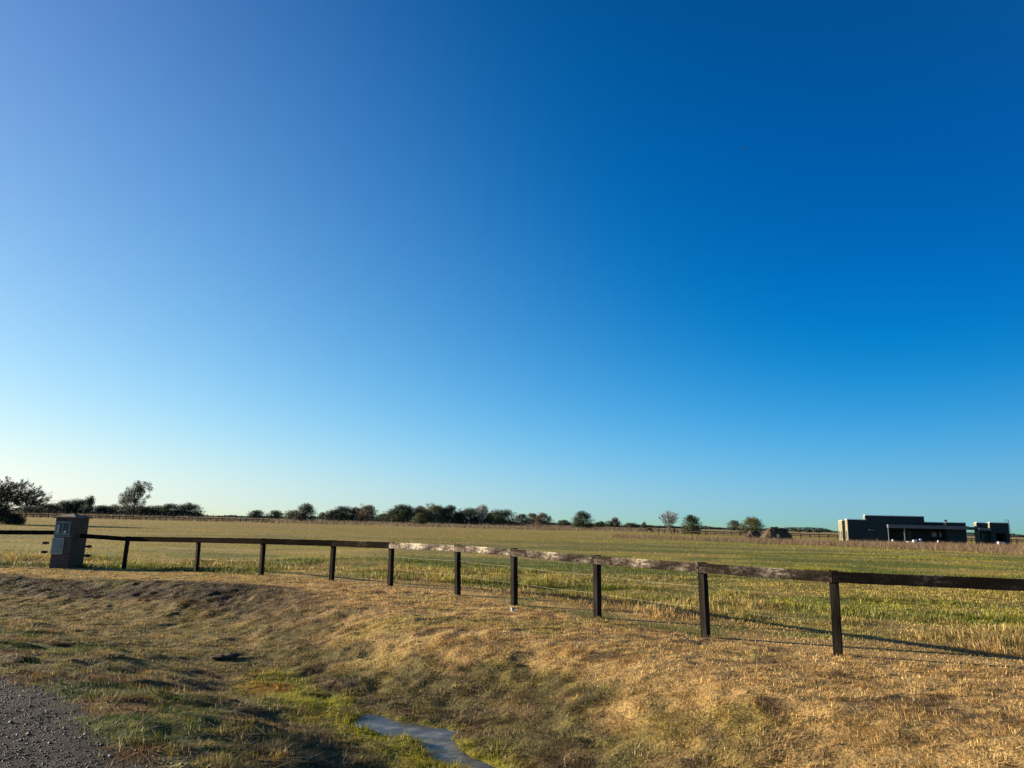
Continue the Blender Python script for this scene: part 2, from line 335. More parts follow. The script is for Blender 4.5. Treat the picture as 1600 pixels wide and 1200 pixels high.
class MB:
    def __init__(s): s.v = []; s.f = []
    def add(s, vs, fs):
        o = len(s.v); s.v += [tuple(v) for v in vs]; s.f += [tuple(i + o for i in f) for f in fs]
    def hexa(s, c):   # 8 corners: bottom 4 ccw, top 4 ccw
        s.add(c, [(3, 2, 1, 0), (4, 5, 6, 7), (0, 1, 5, 4), (1, 2, 6, 5), (2, 3, 7, 6), (3, 0, 4, 7)]); return s
    def box(s, x0, x1, y0, y1, z0, z1):
        return s.hexa([(x0, y0, z0), (x1, y0, z0), (x1, y1, z0), (x0, y1, z0), (x0, y0, z1), (x1, y0, z1), (x1, y1, z1), (x0, y1, z1)])
    def tube(s, p0, p1, r0, r1, n=6, cap=True):
        p0 = Vector(p0); p1 = Vector(p1); d = (p1 - p0)
        if d.length < 1e-6: return s
        d.normalize(); a = d.orthogonal().normalized(); b = d.cross(a)
        vs = []
        for p, r in ((p0, r0), (p1, r1)):
            for k in range(n):
                t = 2 * math.pi * k / n; vs.append(p + a * (r * math.cos(t)) + b * (r * math.sin(t)))
        fs = [(k, (k + 1) % n, n + (k + 1) % n, n + k) for k in range(n)]
        if cap: fs += [tuple(range(n))[::-1], tuple(range(n, 2 * n))]
        s.add(vs, fs); return s
    def build(s, name, m, parent=None, smooth=False, bevel=0):
        me = D.meshes.new(name); me.from_pydata(s.v, [], s.f); me.materials.append(m)
        if smooth: me.polygons.foreach_set('use_smooth', [True] * len(me.polygons))
        o = link(D.objects.new(name, me), parent)
        if bevel:
            b = o.modifiers.new('bevel', 'BEVEL'); b.width = bevel; b.segments = 2
        return o

# ---------------------------------------------------------------- terrain
def axis(lo, a, b, hi, fine, g=1.035):
    mid = list(np.arange(a, b + 1e-9, fine))
    out = []; s = fine; x = b
    while x < hi: s *= g; x += s; out.append(min(x, hi))
    inn = []; s = fine; x = a
    while x > lo: s *= g; x -= s; inn.append(max(x, lo))
    return np.array(inn[::-1] + mid + out)
xs = axis(-5000, -17, 8, 5000, .045, 1.04); ys = axis(-60, 4.2, 18, 5000, .045, 1.022)
GX, GY = np.meshgrid(xs, ys)
dG, fG = dists(GX, GY)
GZ = height(GX, GY, (dG, fG))
rG = roaddist(GX, GY)
ncol, nrow = len(xs), len(ys)
idx = np.arange(ncol * nrow).reshape(nrow, ncol)
F = np.stack([idx[:-1, :-1], idx[:-1, 1:], idx[1:, 1:], idx[1:, :-1]], -1).reshape(-1, 4)
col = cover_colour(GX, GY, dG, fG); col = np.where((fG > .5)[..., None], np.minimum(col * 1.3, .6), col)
isroad_v = (rG < 0).ravel()
rn = fbm(GX * 2, GY * 2, 43, 4); rm = ss(-.9, -1.7, rG + (fbm(GX, GY, 44, 2) - .5) * .8)
rcol = mixc(np.zeros(col.shape) + np.array((.05, .046, .043)), (.115, .085, .06), rm * .85)
rcol = mixc(rcol, (.035, .03, .027), ss(.45, .65, rn) * .5)
fr = isroad_v[F].all(1)
V = np.stack([GX.ravel(), GY.ravel(), GZ.ravel()], -1)
def submesh(name, Fsel, colr, m):
    used = np.unique(Fsel); mp = np.full(len(V), -1, np.int64); mp[used] = np.arange(len(used))
    return np_mesh(name, V[used], mp[Fsel], colr.reshape(-1, 3)[used], m, smooth=True)
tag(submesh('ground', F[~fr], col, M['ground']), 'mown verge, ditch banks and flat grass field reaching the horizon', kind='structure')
tag(submesh('gravel_road', F[fr], rcol, M['gravel']), 'grey gravel road edge in the lower left corner', kind='structure')
# ditch water: a sheet along the ditch line
wp = [p for p in DITCHS if -2.6 < p[0] < 1.6]
Vw = []; Fw = []
for i, (x, y) in enumerate(wp):
    j = min(i + 1, len(wp) - 1); k = max(i - 1, 0); t = Vector((wp[j][0] - wp[k][0], wp[j][1] - wp[k][1])).normalized()
    Vw += [(x - t.y * .8, y + t.x * .8, WATER_Z), (x + t.y * .8, y - t.x * .8, WATER_Z)]
    if i: Fw.append((2 * i - 2, 2 * i - 1, 2 * i + 1, 2 * i))
tag(np_mesh('water', Vw, np.array(Fw), m=M['water']), 'shallow still water lying in the bottom of the ditch', kind='structure')

# ---------------------------------------------------------------- grass blades
rng = np.random.default_rng(7)
def interp_h(X, Y):
    """height of the terrain mesh under a point (bilinear)"""
    i = np.clip(np.searchsorted(xs, X) - 1, 0, ncol - 2); j = np.clip(np.searchsorted(ys, Y) - 1, 0, nrow - 2)
    tx = (X - xs[i]) / (xs[i + 1] - xs[i]); ty = (Y - ys[j]) / (ys[j + 1] - ys[j])
    return (GZ[j, i] * (1 - tx) + GZ[j, i + 1] * tx) * (1 - ty) + (GZ[j + 1, i] * (1 - tx) + GZ[j + 1, i + 1] * tx) * ty
def blades(name, X, Y, H, W, col, lean=.5, seg=2, m=None, droop=.5, flow=0):
    n = len(X); Z = interp_h(X, Y) - .004
    a = rng.uniform(0, 2 * np.pi, n); la = rng.uniform(0, 2 * np.pi, n)
    if flow:   # neighbouring blades lie the same way, as mown or wind-laid grass does
        fl = fbm(X * flow, Y * flow, 909, 2) * 14 + fbm(X * flow * 4, Y * flow * 4, 911, 1) * 3; la = fl + rng.normal(0, .7, n); a = la + np.pi / 2 + rng.normal(0, .6, n)
    lm = np.abs(rng.normal(0, lean, n))
    wx, wy = np.cos(a) * W * .5, np.sin(a) * W * .5; lx, ly = np.cos(la) * H * lm, np.sin(la) * H * lm
    hh = H / np.sqrt(1 + lm * lm)
    P = np.stack([X, Y, Z], -1)
    if seg == 2:
        mid = P + np.stack([lx * .35, ly * .35, hh * .6], -1); tip = P + np.stack([lx, ly, hh * (1 - .25 * droop)], -1)
        w = np.stack([wx, wy, 0 * wx], -1)
        Vv = np.stack([P - w, P + w, mid - w * .75, mid + w * .75, tip], 1).reshape(-1, 3)
        o = (np.arange(n) * 5)[:, None]
        Fq = np.concatenate([o + np.array([0, 1, 3]), o + np.array([0, 3, 2]), o + np.array([2, 3, 4])], 0); k = 5
    else:
        tip = P + np.stack([lx, ly, hh], -1); w = np.stack([wx, wy, 0 * wx], -1)
        Vv = np.stack([P - w, P + w, tip], 1).reshape(-1, 3); o = (np.arange(n) * 3)[:, None]; Fq = o + np.array([0, 1, 2]); k = 3
    return np_mesh(name, Vv, Fq, np.repeat(col, k, 0), m or M['grass'])
def sample(n, y0, y1, power, margin=.84, xlim=None):
    """points in the wedge in view (wider than the frame), density falling as Y**-power"""
    e = 2 - power; u = rng.random(n)
    Y = (y0 ** e + u * (y1 ** e - y0 ** e)) ** (1 / e)
    X = rng.uniform(-1, 1, n) * (Y * margin + 1.2)
    return X, Y
def jitter(col, amt=.28, hue=.055):
    n = len(col); b = np.exp(rng.normal(0, amt, n))[:, None]
    return np.clip(col * b * (1 + rng.normal(0, hue, (n, 3))), .005, .9)
# short mown verge
X, Y = sample(1250000, 4.3, 27, 1.25)
d, f = dists(X, Y); rr_ = roaddist(X, Y)
zz = interp_h(X, Y)
edge = rng.random(len(X)) < ss(-.3, .4, rr_)
keep = (f < .25) & edge & ((zz > WATER_Z + .003) | (rng.random(len(X)) < .05))
X, Y, d, f = X[keep], Y[keep], d[keep], f[keep]
clump = fbm(X * 5, Y * 7, 201, 2); big = fbm(X * 1.3, Y * 1.3, 202, 2)
keep = rng.random(len(X)) < .15 + 1.3 * ss(.36, .6, clump)
X, Y, d, f, clump, big = X[keep], Y[keep], d[keep], f[keep], clump[keep], big[keep]
H = (.02 + .036 * clump) * rng.uniform(.6, 1.5, len(X)) * (1 + .8 * ss(-1.0, -1.8, d) * ss(.5, .65, big)) * (1 + .45 * ss(1, 0, np.abs(d)) * ss(-4, -3, X))
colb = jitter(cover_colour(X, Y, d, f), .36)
dk = rng.random(len(X)) < .14; colb[dk] *= .4
pale = rng.random(len(X)) < .06; colb[pale] = np.array((.62, .50, .30)) * rng.uniform(.6, 1.1, (pale.sum(), 1))  # pale dry blades, also standing in for glints on the grass
tag(blades('verge_grass', X, Y, H, .0045 + .00050 * Y, colb, lean=2.7, seg=1, flow=1.3), 'short dry mown grass over the verge and ditch banks', kind='stuff')
# long field grass, near
def field(n, y0, y1, power, seg, name, label, hs=1):
    X, Y = sample(n, y0, y1, power)
    d, f = dists(X, Y)
    t1 = fbm(X * .5, Y * .5, 301, 3); t2 = fbm(X * 2.2, Y * 2.2, 302, 2)
    keep = (f > .12) & (rng.random(n) < .25 + 1.1 * t2)
    X, Y, d, f, t1, t2 = X[keep], Y[keep], d[keep], f[keep], t1[keep], t2[keep]
    H = (.035 + .17 * np.maximum(ss(.45, .62, t1), ss(.38, .55, t1) * ss(0, 3, X) * ss(2.0, 3.2, f) * ss(9, 5, f)) * ss(1.0, 2.4, f + (t2 - .5) * 1.5) * (.5 + .9 * t2) * (.30 + .70 * ss(13, 6, f)) + .02 * ss(.5, 2, f)) * rng.uniform(.55, 1.35, len(X)) * hs
    H = H * (.35 + .65 * ss(0, .9, f)) + .18 * ss(-7, -9, X) * ss(2.5, .4, f) * ss(.1, .4, f)
    c = jitter(cover_colour(X, Y, d, f), .30 if y0 < 20 else .12, .05 if y0 < 20 else .02)
    c = c * (1 + .3 * ss(.5, .7, t2))[:, None]
    s = rng.random(len(X)) < np.where(Y < 30, .07, .0); c[s] = np.array((.50, .40, .20)) * rng.uniform(.6, 1.1, (s.sum(), 1))
    return tag(blades(name, X, Y, H, .004 + .0007 * Y, np.clip(c, 0, .8), lean=1.5, seg=seg, droop=.9, flow=.8 if y0 < 20 else 0), label, kind='stuff')
field(420000, 7.0, 34, 1.5, 2, 'field_grass', 'long green and straw grass growing just behind the fence')
field(330000, 32, 330, 1.75, 1, 'pasture_grass', 'yellow green pasture grass stretching to the trees', 1.0)
# band of dead weeds on the right
n = 110000
X = rng.uniform(10, 150, n); Y = rng.uniform(62, 138, n)
k = X / Y; bandlo = 105 - 38 * ss(.1, .75, k); keep = (Y > bandlo + (fbm(X * .12, Y * .12, 401, 2) - .5) * 14) & (k > .10 + .05 * vn(Y * .1, X * 0, 5)) & (k < .9) & (Y < 130)
keep &= rng.random(n) < ss(.3, .6, fbm(X * .35, Y * .35, 402, 2)) + .15
X, Y = X[keep], Y[keep]
wc = np.where((rng.random(len(X)) < .6)[:, None], np.array(MAUVE) * .8, np.array((.19, .14, .085)))
tag(blades('dry_weeds', X, Y, rng.uniform(.2, .8, len(X)) * (.6 + .7 * fbm(X * .5, Y * .5, 77, 2)), .045 + 0 * X, jitter(wc, .3), lean=.6, seg=1), 'band of tall brown dead weeds in front of the dark house', kind='stuff')
# gravel stones
n = 120000
X, Y = sample(n, 3.6, 13, 1.6, .9); rr_ = roaddist(X, Y)
keep = (rr_ < rng.normal(.05, .22, n)) & (rng.random(n) < .15 + .85 * ss(-1.6, -.7, rr_ + (fbm(X * 1.5, Y * 1.5, 44, 2) - .5)))
X, Y = X[keep], Y[keep]; n = len(X)
base = np.array([(1, 0, 0), (0, 1, 0), (-1, 0, 0), (0, -1, 0), (0, 0, .7), (0, 0, -.7)], float)
S = np.exp(rng.normal(-5.1, .36, n)); S = np.clip(S, .003, .022)
an = rng.uniform(0, 6.28, n); P = base[None] * (1 + rng.uniform(-.35, .35, (n, 6, 3))) * S[:, None, None]
ca, sa = np.cos(an)[:, None], np.sin(an)[:, None]
Px = P[..., 0] * ca - P[..., 1] * sa + X[:, None]; Py = P[..., 0] * sa + P[..., 1] * ca + Y[:, None]; Pz = P[..., 2] + (interp_h(X, Y) + S * .3)[:, None]
tri = np.array([(0, 1, 4), (1, 2, 4), (2, 3, 4), (3, 0, 4), (1, 0, 5), (2, 1, 5), (3, 2, 5), (0, 3, 5)])
g = rng.uniform(.03, .12, n)[:, None] * np.array((1, .93, .86)); br = rng.random(n) < .05; g[br] = .45
tag(np_mesh('gravel', np.stack([Px, Py, Pz], -1).reshape(-1, 3), (np.arange(n) * 6)[:, None, None].repeat(8, 1).repeat(3, 2).reshape(-1, 3) + np.tile(tri, (n, 1)), np.repeat(g, 6, 0), M['stone']), 'loose grey gravel stones scattered over the road edge', kind='stuff')

# ---------------------------------------------------------------- near fence
rnd = random.Random(3)
PEEL = [-.12, -.12, -.05, .08, .58, .46, .40, .36, .29, .08]
RAILM = {}
def railm(p):
    if p not in RAILM: RAILM[p] = rail_mat('weathered rail %.2f' % p, p)
    return RAILM[p]
def plank(name, a, b, w, t, m, parent, back=0.0):
    """board from a to b (centre line of its face), w high, t thick; local x runs along it"""
    a = Vector(a); b = Vector(b); d = b - a; Lh = d.length
    rot = d.to_track_quat('X', 'Z')
    nseg = 14; vs = []; fs = []
    for i in range(nseg + 1):
        x = Lh * i / nseg; j = .004
        for (yy, zz) in ((-t / 2, -w / 2), (t / 2, -w / 2), (t / 2, w / 2), (-t / 2, w / 2)):
            e = rnd.uniform(-j, j); vs.append((x, yy + rnd.uniform(-.002, .002), zz + (e if zz > 0 else e * .8)))
        if i:
            o = 4 * (i - 1)
            for k in range(4): fs.append((o + k, o + (k + 1) % 4, o + 4 + (k + 1) % 4, o + 4 + k))
    fs.append((0, 1, 2, 3)); n = 4 * nseg; fs.append((n + 3, n + 2, n + 1, n))
    me = D.meshes.new(name); me.from_pydata(vs, [], fs); me.materials.append(m); me.update()
    bm_fix(me)
    o = link(D.objects.new(name, me), parent); o.rotation_mode = 'QUATERNION'; o.rotation_quaternion = rot
    o.location = a - (parent.location if parent else Vector((0, 0, 0)))
    b_ = o.modifiers.new('bevel', 'BEVEL'); b_.width = .004; b_.segments = 1; b_.limit_method = 'ANGLE'
    return o
import bmesh
def bm_fix(me):
    bm = bmesh.new(); bm.from_mesh(me); bmesh.ops.recalc_face_normals(bm, faces=bm.faces); bm.to_mesh(me); bm.free()
T = []
for (bx, by, tx, ty, Y) in POSTS:
    b = at(bx, by, Y); t = at(tx, ty, Y)
    T.append((b.x, b.y, hz(b.x, b.y), t.x, t.z))
for ex, ey in ((9.1, 8.0), (11.6, 7.1), (14.1, 6.2)): T.append((ex, ey, hz(ex, ey), ex, T[10][4])); PEEL.append(.05)   # runs on beyond the frame
root = empty('wooden_fence', (T[5][0], T[5][1], T[5][2])); RL = root.location
tag(root, 'black post fence with one peeling top rail, curving along the mown verge', 'fence')
def fence_post(i, bxx, byy, bz, tx, tz, dirv, parent, s=.056):
    fx, fy = dirv; nx, ny = -fy, fx
    m = MB(); c = []
    for (cx, cy, cz) in ((bxx, byy, bz - .25), (tx, byy, tz + .02)):
        for (p, q) in ((-s, -s), (s, -s), (s, s), (-s, s)):
            c.append((cx + fx * p + nx * q - parent.location.x, cy + fy * p + ny * q - parent.location.y, cz - parent.location.z))
    m.hexa(c); o = m.build('post', M['post'], parent, bevel=.005); return o
dirs = []
for i in range(len(T)):
    a = T[max(0, i - 1)]; b = T[min(len(T) - 1, i + 1)]
    v = Vector((b[0] - a[0], b[1] - a[1])).normalized(); dirs.append(v)
front = []
for i, t in enumerate(T):
    v = dirs[i]; n = Vector((v.y, -v.x))          # towards the camera
    po = fence_post(i, t[0], t[1], t[2], t[3], t[4], v, root)
    off = .056 + .019
    front.append(Vector((t[3] + n.x * off, t[1] + n.y * off, t[4] - .068)))
    if i == 8 or i == 9:
        pass
for i in range(len(T) - 1):
    a, b = front[i], front[i + 1]; dd = (b - a).normalized() * .004
    w = .148 if i > 3 else .165
    r = plank('rail', a + dd, b - dd, w, .036, railm(PEEL[i]), root)
    if i in (4, 5): r['label'] = 'peeling whitish rail board'
    # bolt heads
    for e in (a + dd * 14, b - dd * 14):
        n = Vector((dirs[i].y, -dirs[i].x, 0))
        MB().tube(e + n * .017 - RL, e + n * .028 - RL, .009, .008, 6).build('bolt', M['tensioner'], r if False else root)
# rail from the first post to the brick pillar
PILY = 26.0
pr = at(134, 840, PILY); ppx = at(109, 860, PILY - .0).x + .04
aend = Vector((ppx, PILY + .45, at(124, 837, PILY + .45).z))
plank('rail', aend, front[0], .15, .036, railm(-.12), root)
# wires
for fr_ in (.69, .40):
    pts = []
    for i, t in enumerate(T):
        hgt = t[4] - t[2]; pts.append(Vector((t[0] * (1 - fr_) + t[3] * fr_, t[1], t[2] + hgt * fr_)))
    st = Vector((ppx, PILY + .45, aend.z - .38 if fr_ > .5 else aend.z - .70))
    pts = [st] + pts
    m = MB()
    for a, b in zip(pts[:-1], pts[1:]):
        k = 5
        for q in range(k):
            p0 = a.lerp(b, q / k); p1 = a.lerp(b, (q + 1) / k)
            p0.z -= .02 * 4 * (q / k) * (1 - q / k); p1.z -= .02 * 4 * ((q + 1) / k) * (1 - (q + 1) / k)
            m.tube(p0 - RL, p1 - RL, .0014, .0014, 5, False)
    wo = m.build('wire', M['wire'], root)
    c = st.lerp(pts[1], .2)
    m = MB(); d_ = (pts[1] - st).normalized(); m.tube(c - d_ * .1 - RL, c + d_ * .1 - RL, .035, .05, 8); m.tube(c - RL - Vector((0, 0, .055)), c - RL + Vector((0, 0, .055)), .022, .022, 6)
    m.build('wire_tensioner', M['tensioner'], root)
# fence left of the pillar
pl = at(80, 832, PILY); root2 = empty('wooden_fence', (pl.x, PILY + .4, hz(pl.x, PILY)))
tag(root2, 'dark fence rail running left from the brick pillar out of the picture', 'fence')
pa = at(0, 831.5, 26.9); xs2 = [pl.x + .02, pl.x - 2.6, pl.x - 5.2, pl.x - 7.8]
zl = at(84, 832, PILY + .4).z; zr = pa.z
prev = Vector((xs2[0], PILY + .4, zl))
for k, x in enumerate(xs2[1:]):
    nx_ = Vector((x, PILY + .4 + .25 * (k + 1), zl + (zr - zl) * (pl.x - x) / (pl.x - pa.x)))
    plank('rail', prev, nx_, .15, .036, railm(-.12), root2); 
    if k > 0 or True:
        g = hz(nx_.x, nx_.y); fence_post(0, nx_.x, nx_.y + .08, g, nx_.x, nx_.z + .07, Vector((1, 0)), root2)
    prev = nx_
for dz in (.38, .70):
    a = Vector((xs2[0], PILY + .4, zl - dz)); b = Vector((xs2[3], PILY + 1.2, zl - dz + .05)); MB().tube(a - root2.location, b - root2.location, .0032, .0032, 5).build('wire', M['wire'], root2)
    c = a.lerp(b, .055); m = MB(); m.tube(c - root2.location - Vector((.1, 0, 0)), c - root2.location + Vector((.1, 0, 0)), .05, .035, 8); m.tube(c - root2.location - Vector((0, 0, .055)), c - root2.location + Vector((0, 0, .055)), .022, .022, 6)
    m.build('wire_tensioner', M['tensioner'], root2)

# ---------------------------------------------------------------- brick pillar with meter box
x0 = at(80.5, 860, PILY).x; x1 = at(109.5, 860, PILY).x; dep = .92
pg = hz((x0 + x1) / 2, PILY + .4); topz = at(98, 809.5, PILY).z
pil = empty('brick_pillar', ((x0 + x1) / 2, PILY, pg)); w2 = (x1 - x0) / 2; H_ = topz - pg
tag(pil, 'brown brick pillar with built in meter box and a low cement cap, standing in the fence line', 'pillar')
m = MB(); m.box(-w2, w2, 0, dep, -.3, H_); m.build('brick_shaft', M['brick'], pil, bevel=.006)
m = MB(); o_ = .07; b0 = H_ + .002; m.add([(-w2 - o_, -o_, b0), (w2 + o_, -o_, b0), (w2 + o_, dep + o_, b0), (-w2 - o_, dep + o_, b0), (-w2 - o_, -o_, b0 + .05), (w2 + o_, -o_, b0 + .05), (w2 + o_, dep + o_, b0 + .05), (-w2 - o_, dep + o_, b0 + .05), (0, dep / 2, b0 + .17)],
      [(3, 2, 1, 0), (0, 1, 5, 4), (1, 2, 6, 5), (2, 3, 7, 6), (3, 0, 4, 7), (4, 5, 8), (5, 6, 8), (6, 7, 8), (7, 4, 8)]); m.build('cap', M['pillar_cap'], pil)
def pz(py, px=98): return at(px, py, PILY).z - pg
cxw = -.03
mb = MB(); zt, zb_ = pz(815), pz(836); a0, a1 = cxw - .27, cxw + .27
mb.box(a0, a1, -.035, -.003, zb_, zb_ + .045); mb.box(a0, a1, -.035, -.003, zt - .045, zt); mb.box(a0, a0 + .045, -.035, -.003, zb_ + .045, zt - .045); mb.box(a1 - .045, a1, -.035, -.003, zb_ + .045, zt - .045); mb.box(cxw - .02, cxw + .015, -.033, -.003, zb_ + .045, zt - .045)
mf = mb.build('meter_window_frame', M['meter_metal'], pil)
MB().box(a0 + .045, a1 - .045, -.012, -.002, zb_ + .045, zt - .045).build('meter_glass', M['meter_dark'], mf)
MB().box(a0 + .06, a0 + .15, -.026, -.013, zb_ + .06, zt - .1).build('meter', M['meter_pale'], mf, bevel=.005)
MB().box(cxw + .05, cxw + .14, -.03, -.013, zb_ + .06, zb_ + .16).build('meter', M['white'], mf, bevel=.005)
zt, zb_ = pz(840.5), pz(866)
mb = MB(); a1 = cxw + .10; a0 = a1 - .42
mb.box(a0, a1, -.03, -.003, zb_, zt); fr2 = mb.build('meter_box_frame', M['meter_pale'], pil, bevel=.004)
MB().box(a0 + .035, a1 - .035, -.042, -.031, zb_ + .035, zt - .035).build('meter_box_door', M['meter_metal'], fr2, bevel=.004)
MB().box(a1 - .07, a1 - .055, -.055, -.043, (zt + zb_) / 2 - .04, (zt + zb_) / 2 + .04).build('handle', M['tensioner'], fr2)
MB().box(-w2 + .02, w2 - .06, -.012, -.003, pz(838.6), pz(837.2)).build('ledge', M['meter_frame'], pil)

# ---------------------------------------------------------------- small things on the verge
def lump(name, x, y, r, h, m, seed, sub=3, rough=.35, sx=1.0):
    bm = bmesh.new(); bmesh.ops.create_icosphere(bm, subdivisions=sub, radius=1)
    rr = random.Random(seed); k = [Vector((rr.uniform(-1, 1), rr.uniform(-1, 1), rr.uniform(-1, 1))).normalized() for _ in range(9)]
    for v in bm.verts:
        s = 1 + sum(math.sin(3.1 * v.co.dot(q) * (1 + i * .3) + i) for i, q in enumerate(k)) * rough / 9 * 2.2
        v.co = Vector((v.co.x * r * s * sx, v.co.y * r * s, v.co.z * h * s))
    me = D.meshes.new(name); bm.to_mesh(me); bm.free(); me.materials.append(m)
    me.polygons.foreach_set('use_smooth', [True] * len(me.polygons))
    o = link(D.objects.new(name, me)); o.location = (x, y, hz(x, y) + h * .35); return o
p = atz(352, 1026, -.5)
M['clod'] = surface('dark wet earth', (.03, .022, .015), (.07, .05, .035), 9, .95, .8)
tag(lump('earth_clod', p.x, p.y, .14, .065, M['clod'], 2, 3, .5, 1.35), 'dark clod of earth lying in the dry ditch floor', 'clod')
p = at(801, 942, 14.3)
tag(lump('stone', p.x, p.y - .03, .04, .06, M['meter_pale'], 5, 2), 'small white stone against the foot of the fence post right of the whitest rail', 'stone')
# sticks by the post
p = at(1080, 990, 11.0); m = MB(); rr = random.Random(8)
for k in range(16):
    a = rr.uniform(0, 6.28); q = Vector((p.x + rr.uniform(-.28, .3), p.y + rr.uniform(-.1, .12), 0)); q.z = hz(q.x, q.y) + .01
    L_ = rr.uniform(.1, .38); e = q + Vector((math.cos(a) * L_, math.sin(a) * L_ * .5, rr.uniform(.02, .16))); mid = q.lerp(e, .5) + Vector((0, 0, rr.uniform(.01, .06)))
    m.tube(q, mid, .006, .005, 5); m.tube(mid, e, .005, .002, 5)
tag(m.build('brushwood', M['bark']), 'little heap of dry sticks beside a black fence post', 'sticks')

# ---------------------------------------------------------------- trees
trng = np.random.default_rng(21)
G1 = 'trees along the far left hedgerow'; G2 = 'trees in the long dark clump beyond the field'; G3 = 'scattered trees on the far side of the field'
LEAFC = {'dark': (.030, .042, .020), 'green': (.045, .062, .022), 'olive': (.10, .105, .035), 'grey': (.075, .09, .065), 'brown': (.115, .085, .05), 'thorn': (.035, .036, .022)}
def leaf_quads(P, size, base, clumpn=None):
    n = len(P); u = trng.normal(size=(n, 3)); u /= np.linalg.norm(u, axis=1)[:, None]
    w = np.cross(u, trng.normal(size=(n, 3))); w /= np.linalg.norm(w, axis=1)[:, None]
    s = (size * trng.uniform(.5, 1.2, n))[:, None]
    V = np.stack([P - u * s * .5, P + w * s * .35, P + u * s * .5, P - w * s * .35], 1).reshape(-1, 3)
    F = np.arange(4 * n).reshape(-1, 4)
    c = np.array(base)[None] * np.exp(trng.normal(0, .22, (n, 1)))
    if clumpn is not None: c = c * clumpn[:, None]
    c = c * (1 + trng.normal(0, .07, (n, 3)))
    return V, F, np.repeat(np.clip(c, .004, .6), 4, 0)
def crown_points(blobs, n):
    B = np.array(blobs); vol = B[:, 3] * B[:, 4] * B[:, 5]; pr_ = vol ** (2 / 3); pr_ /= pr_.sum()
    k = trng.choice(len(B), n, p=pr_); u = trng.normal(size=(n, 3)); u /= np.linalg.norm(u, axis=1)[:, None]
    r = trng.random(n) ** .45 * (1 + .12 * trng.normal(size=n)); b = B[k]
    tone = np.exp(trng.normal(0, .22, len(B)))[k]
    return b[:, :3] + u * r[:, None] * b[:, 3:6], tone
def twig_tree(m, p, d, L_, r, depth, rr, spread=.6, rmin=.02, tips=None, up=.12, kids=(2, 3)):
    e = p + d * L_; m.tube(p, e, r, max(rmin, r * .68), 5 if depth > 2 else 3, False)
    if depth == 0:
        if tips is not None: tips.append((e, d))
        return
    for k in range(rr.choice(kids)):
        a = Vector((rr.gauss(0, 1), rr.gauss(0, 1), rr.gauss(0, .8))).normalized()
        nd = (d + a * spread * rr.uniform(.6, 1.3) + Vector((0, 0, up))).normalized()
        twig_tree(m, p.lerp(e, rr.uniform(.65, 1)) if k else e, nd, L_ * rr.uniform(.66, .86), max(rmin, r * .62), depth - 1, rr, spread, rmin, tips, up, kids)
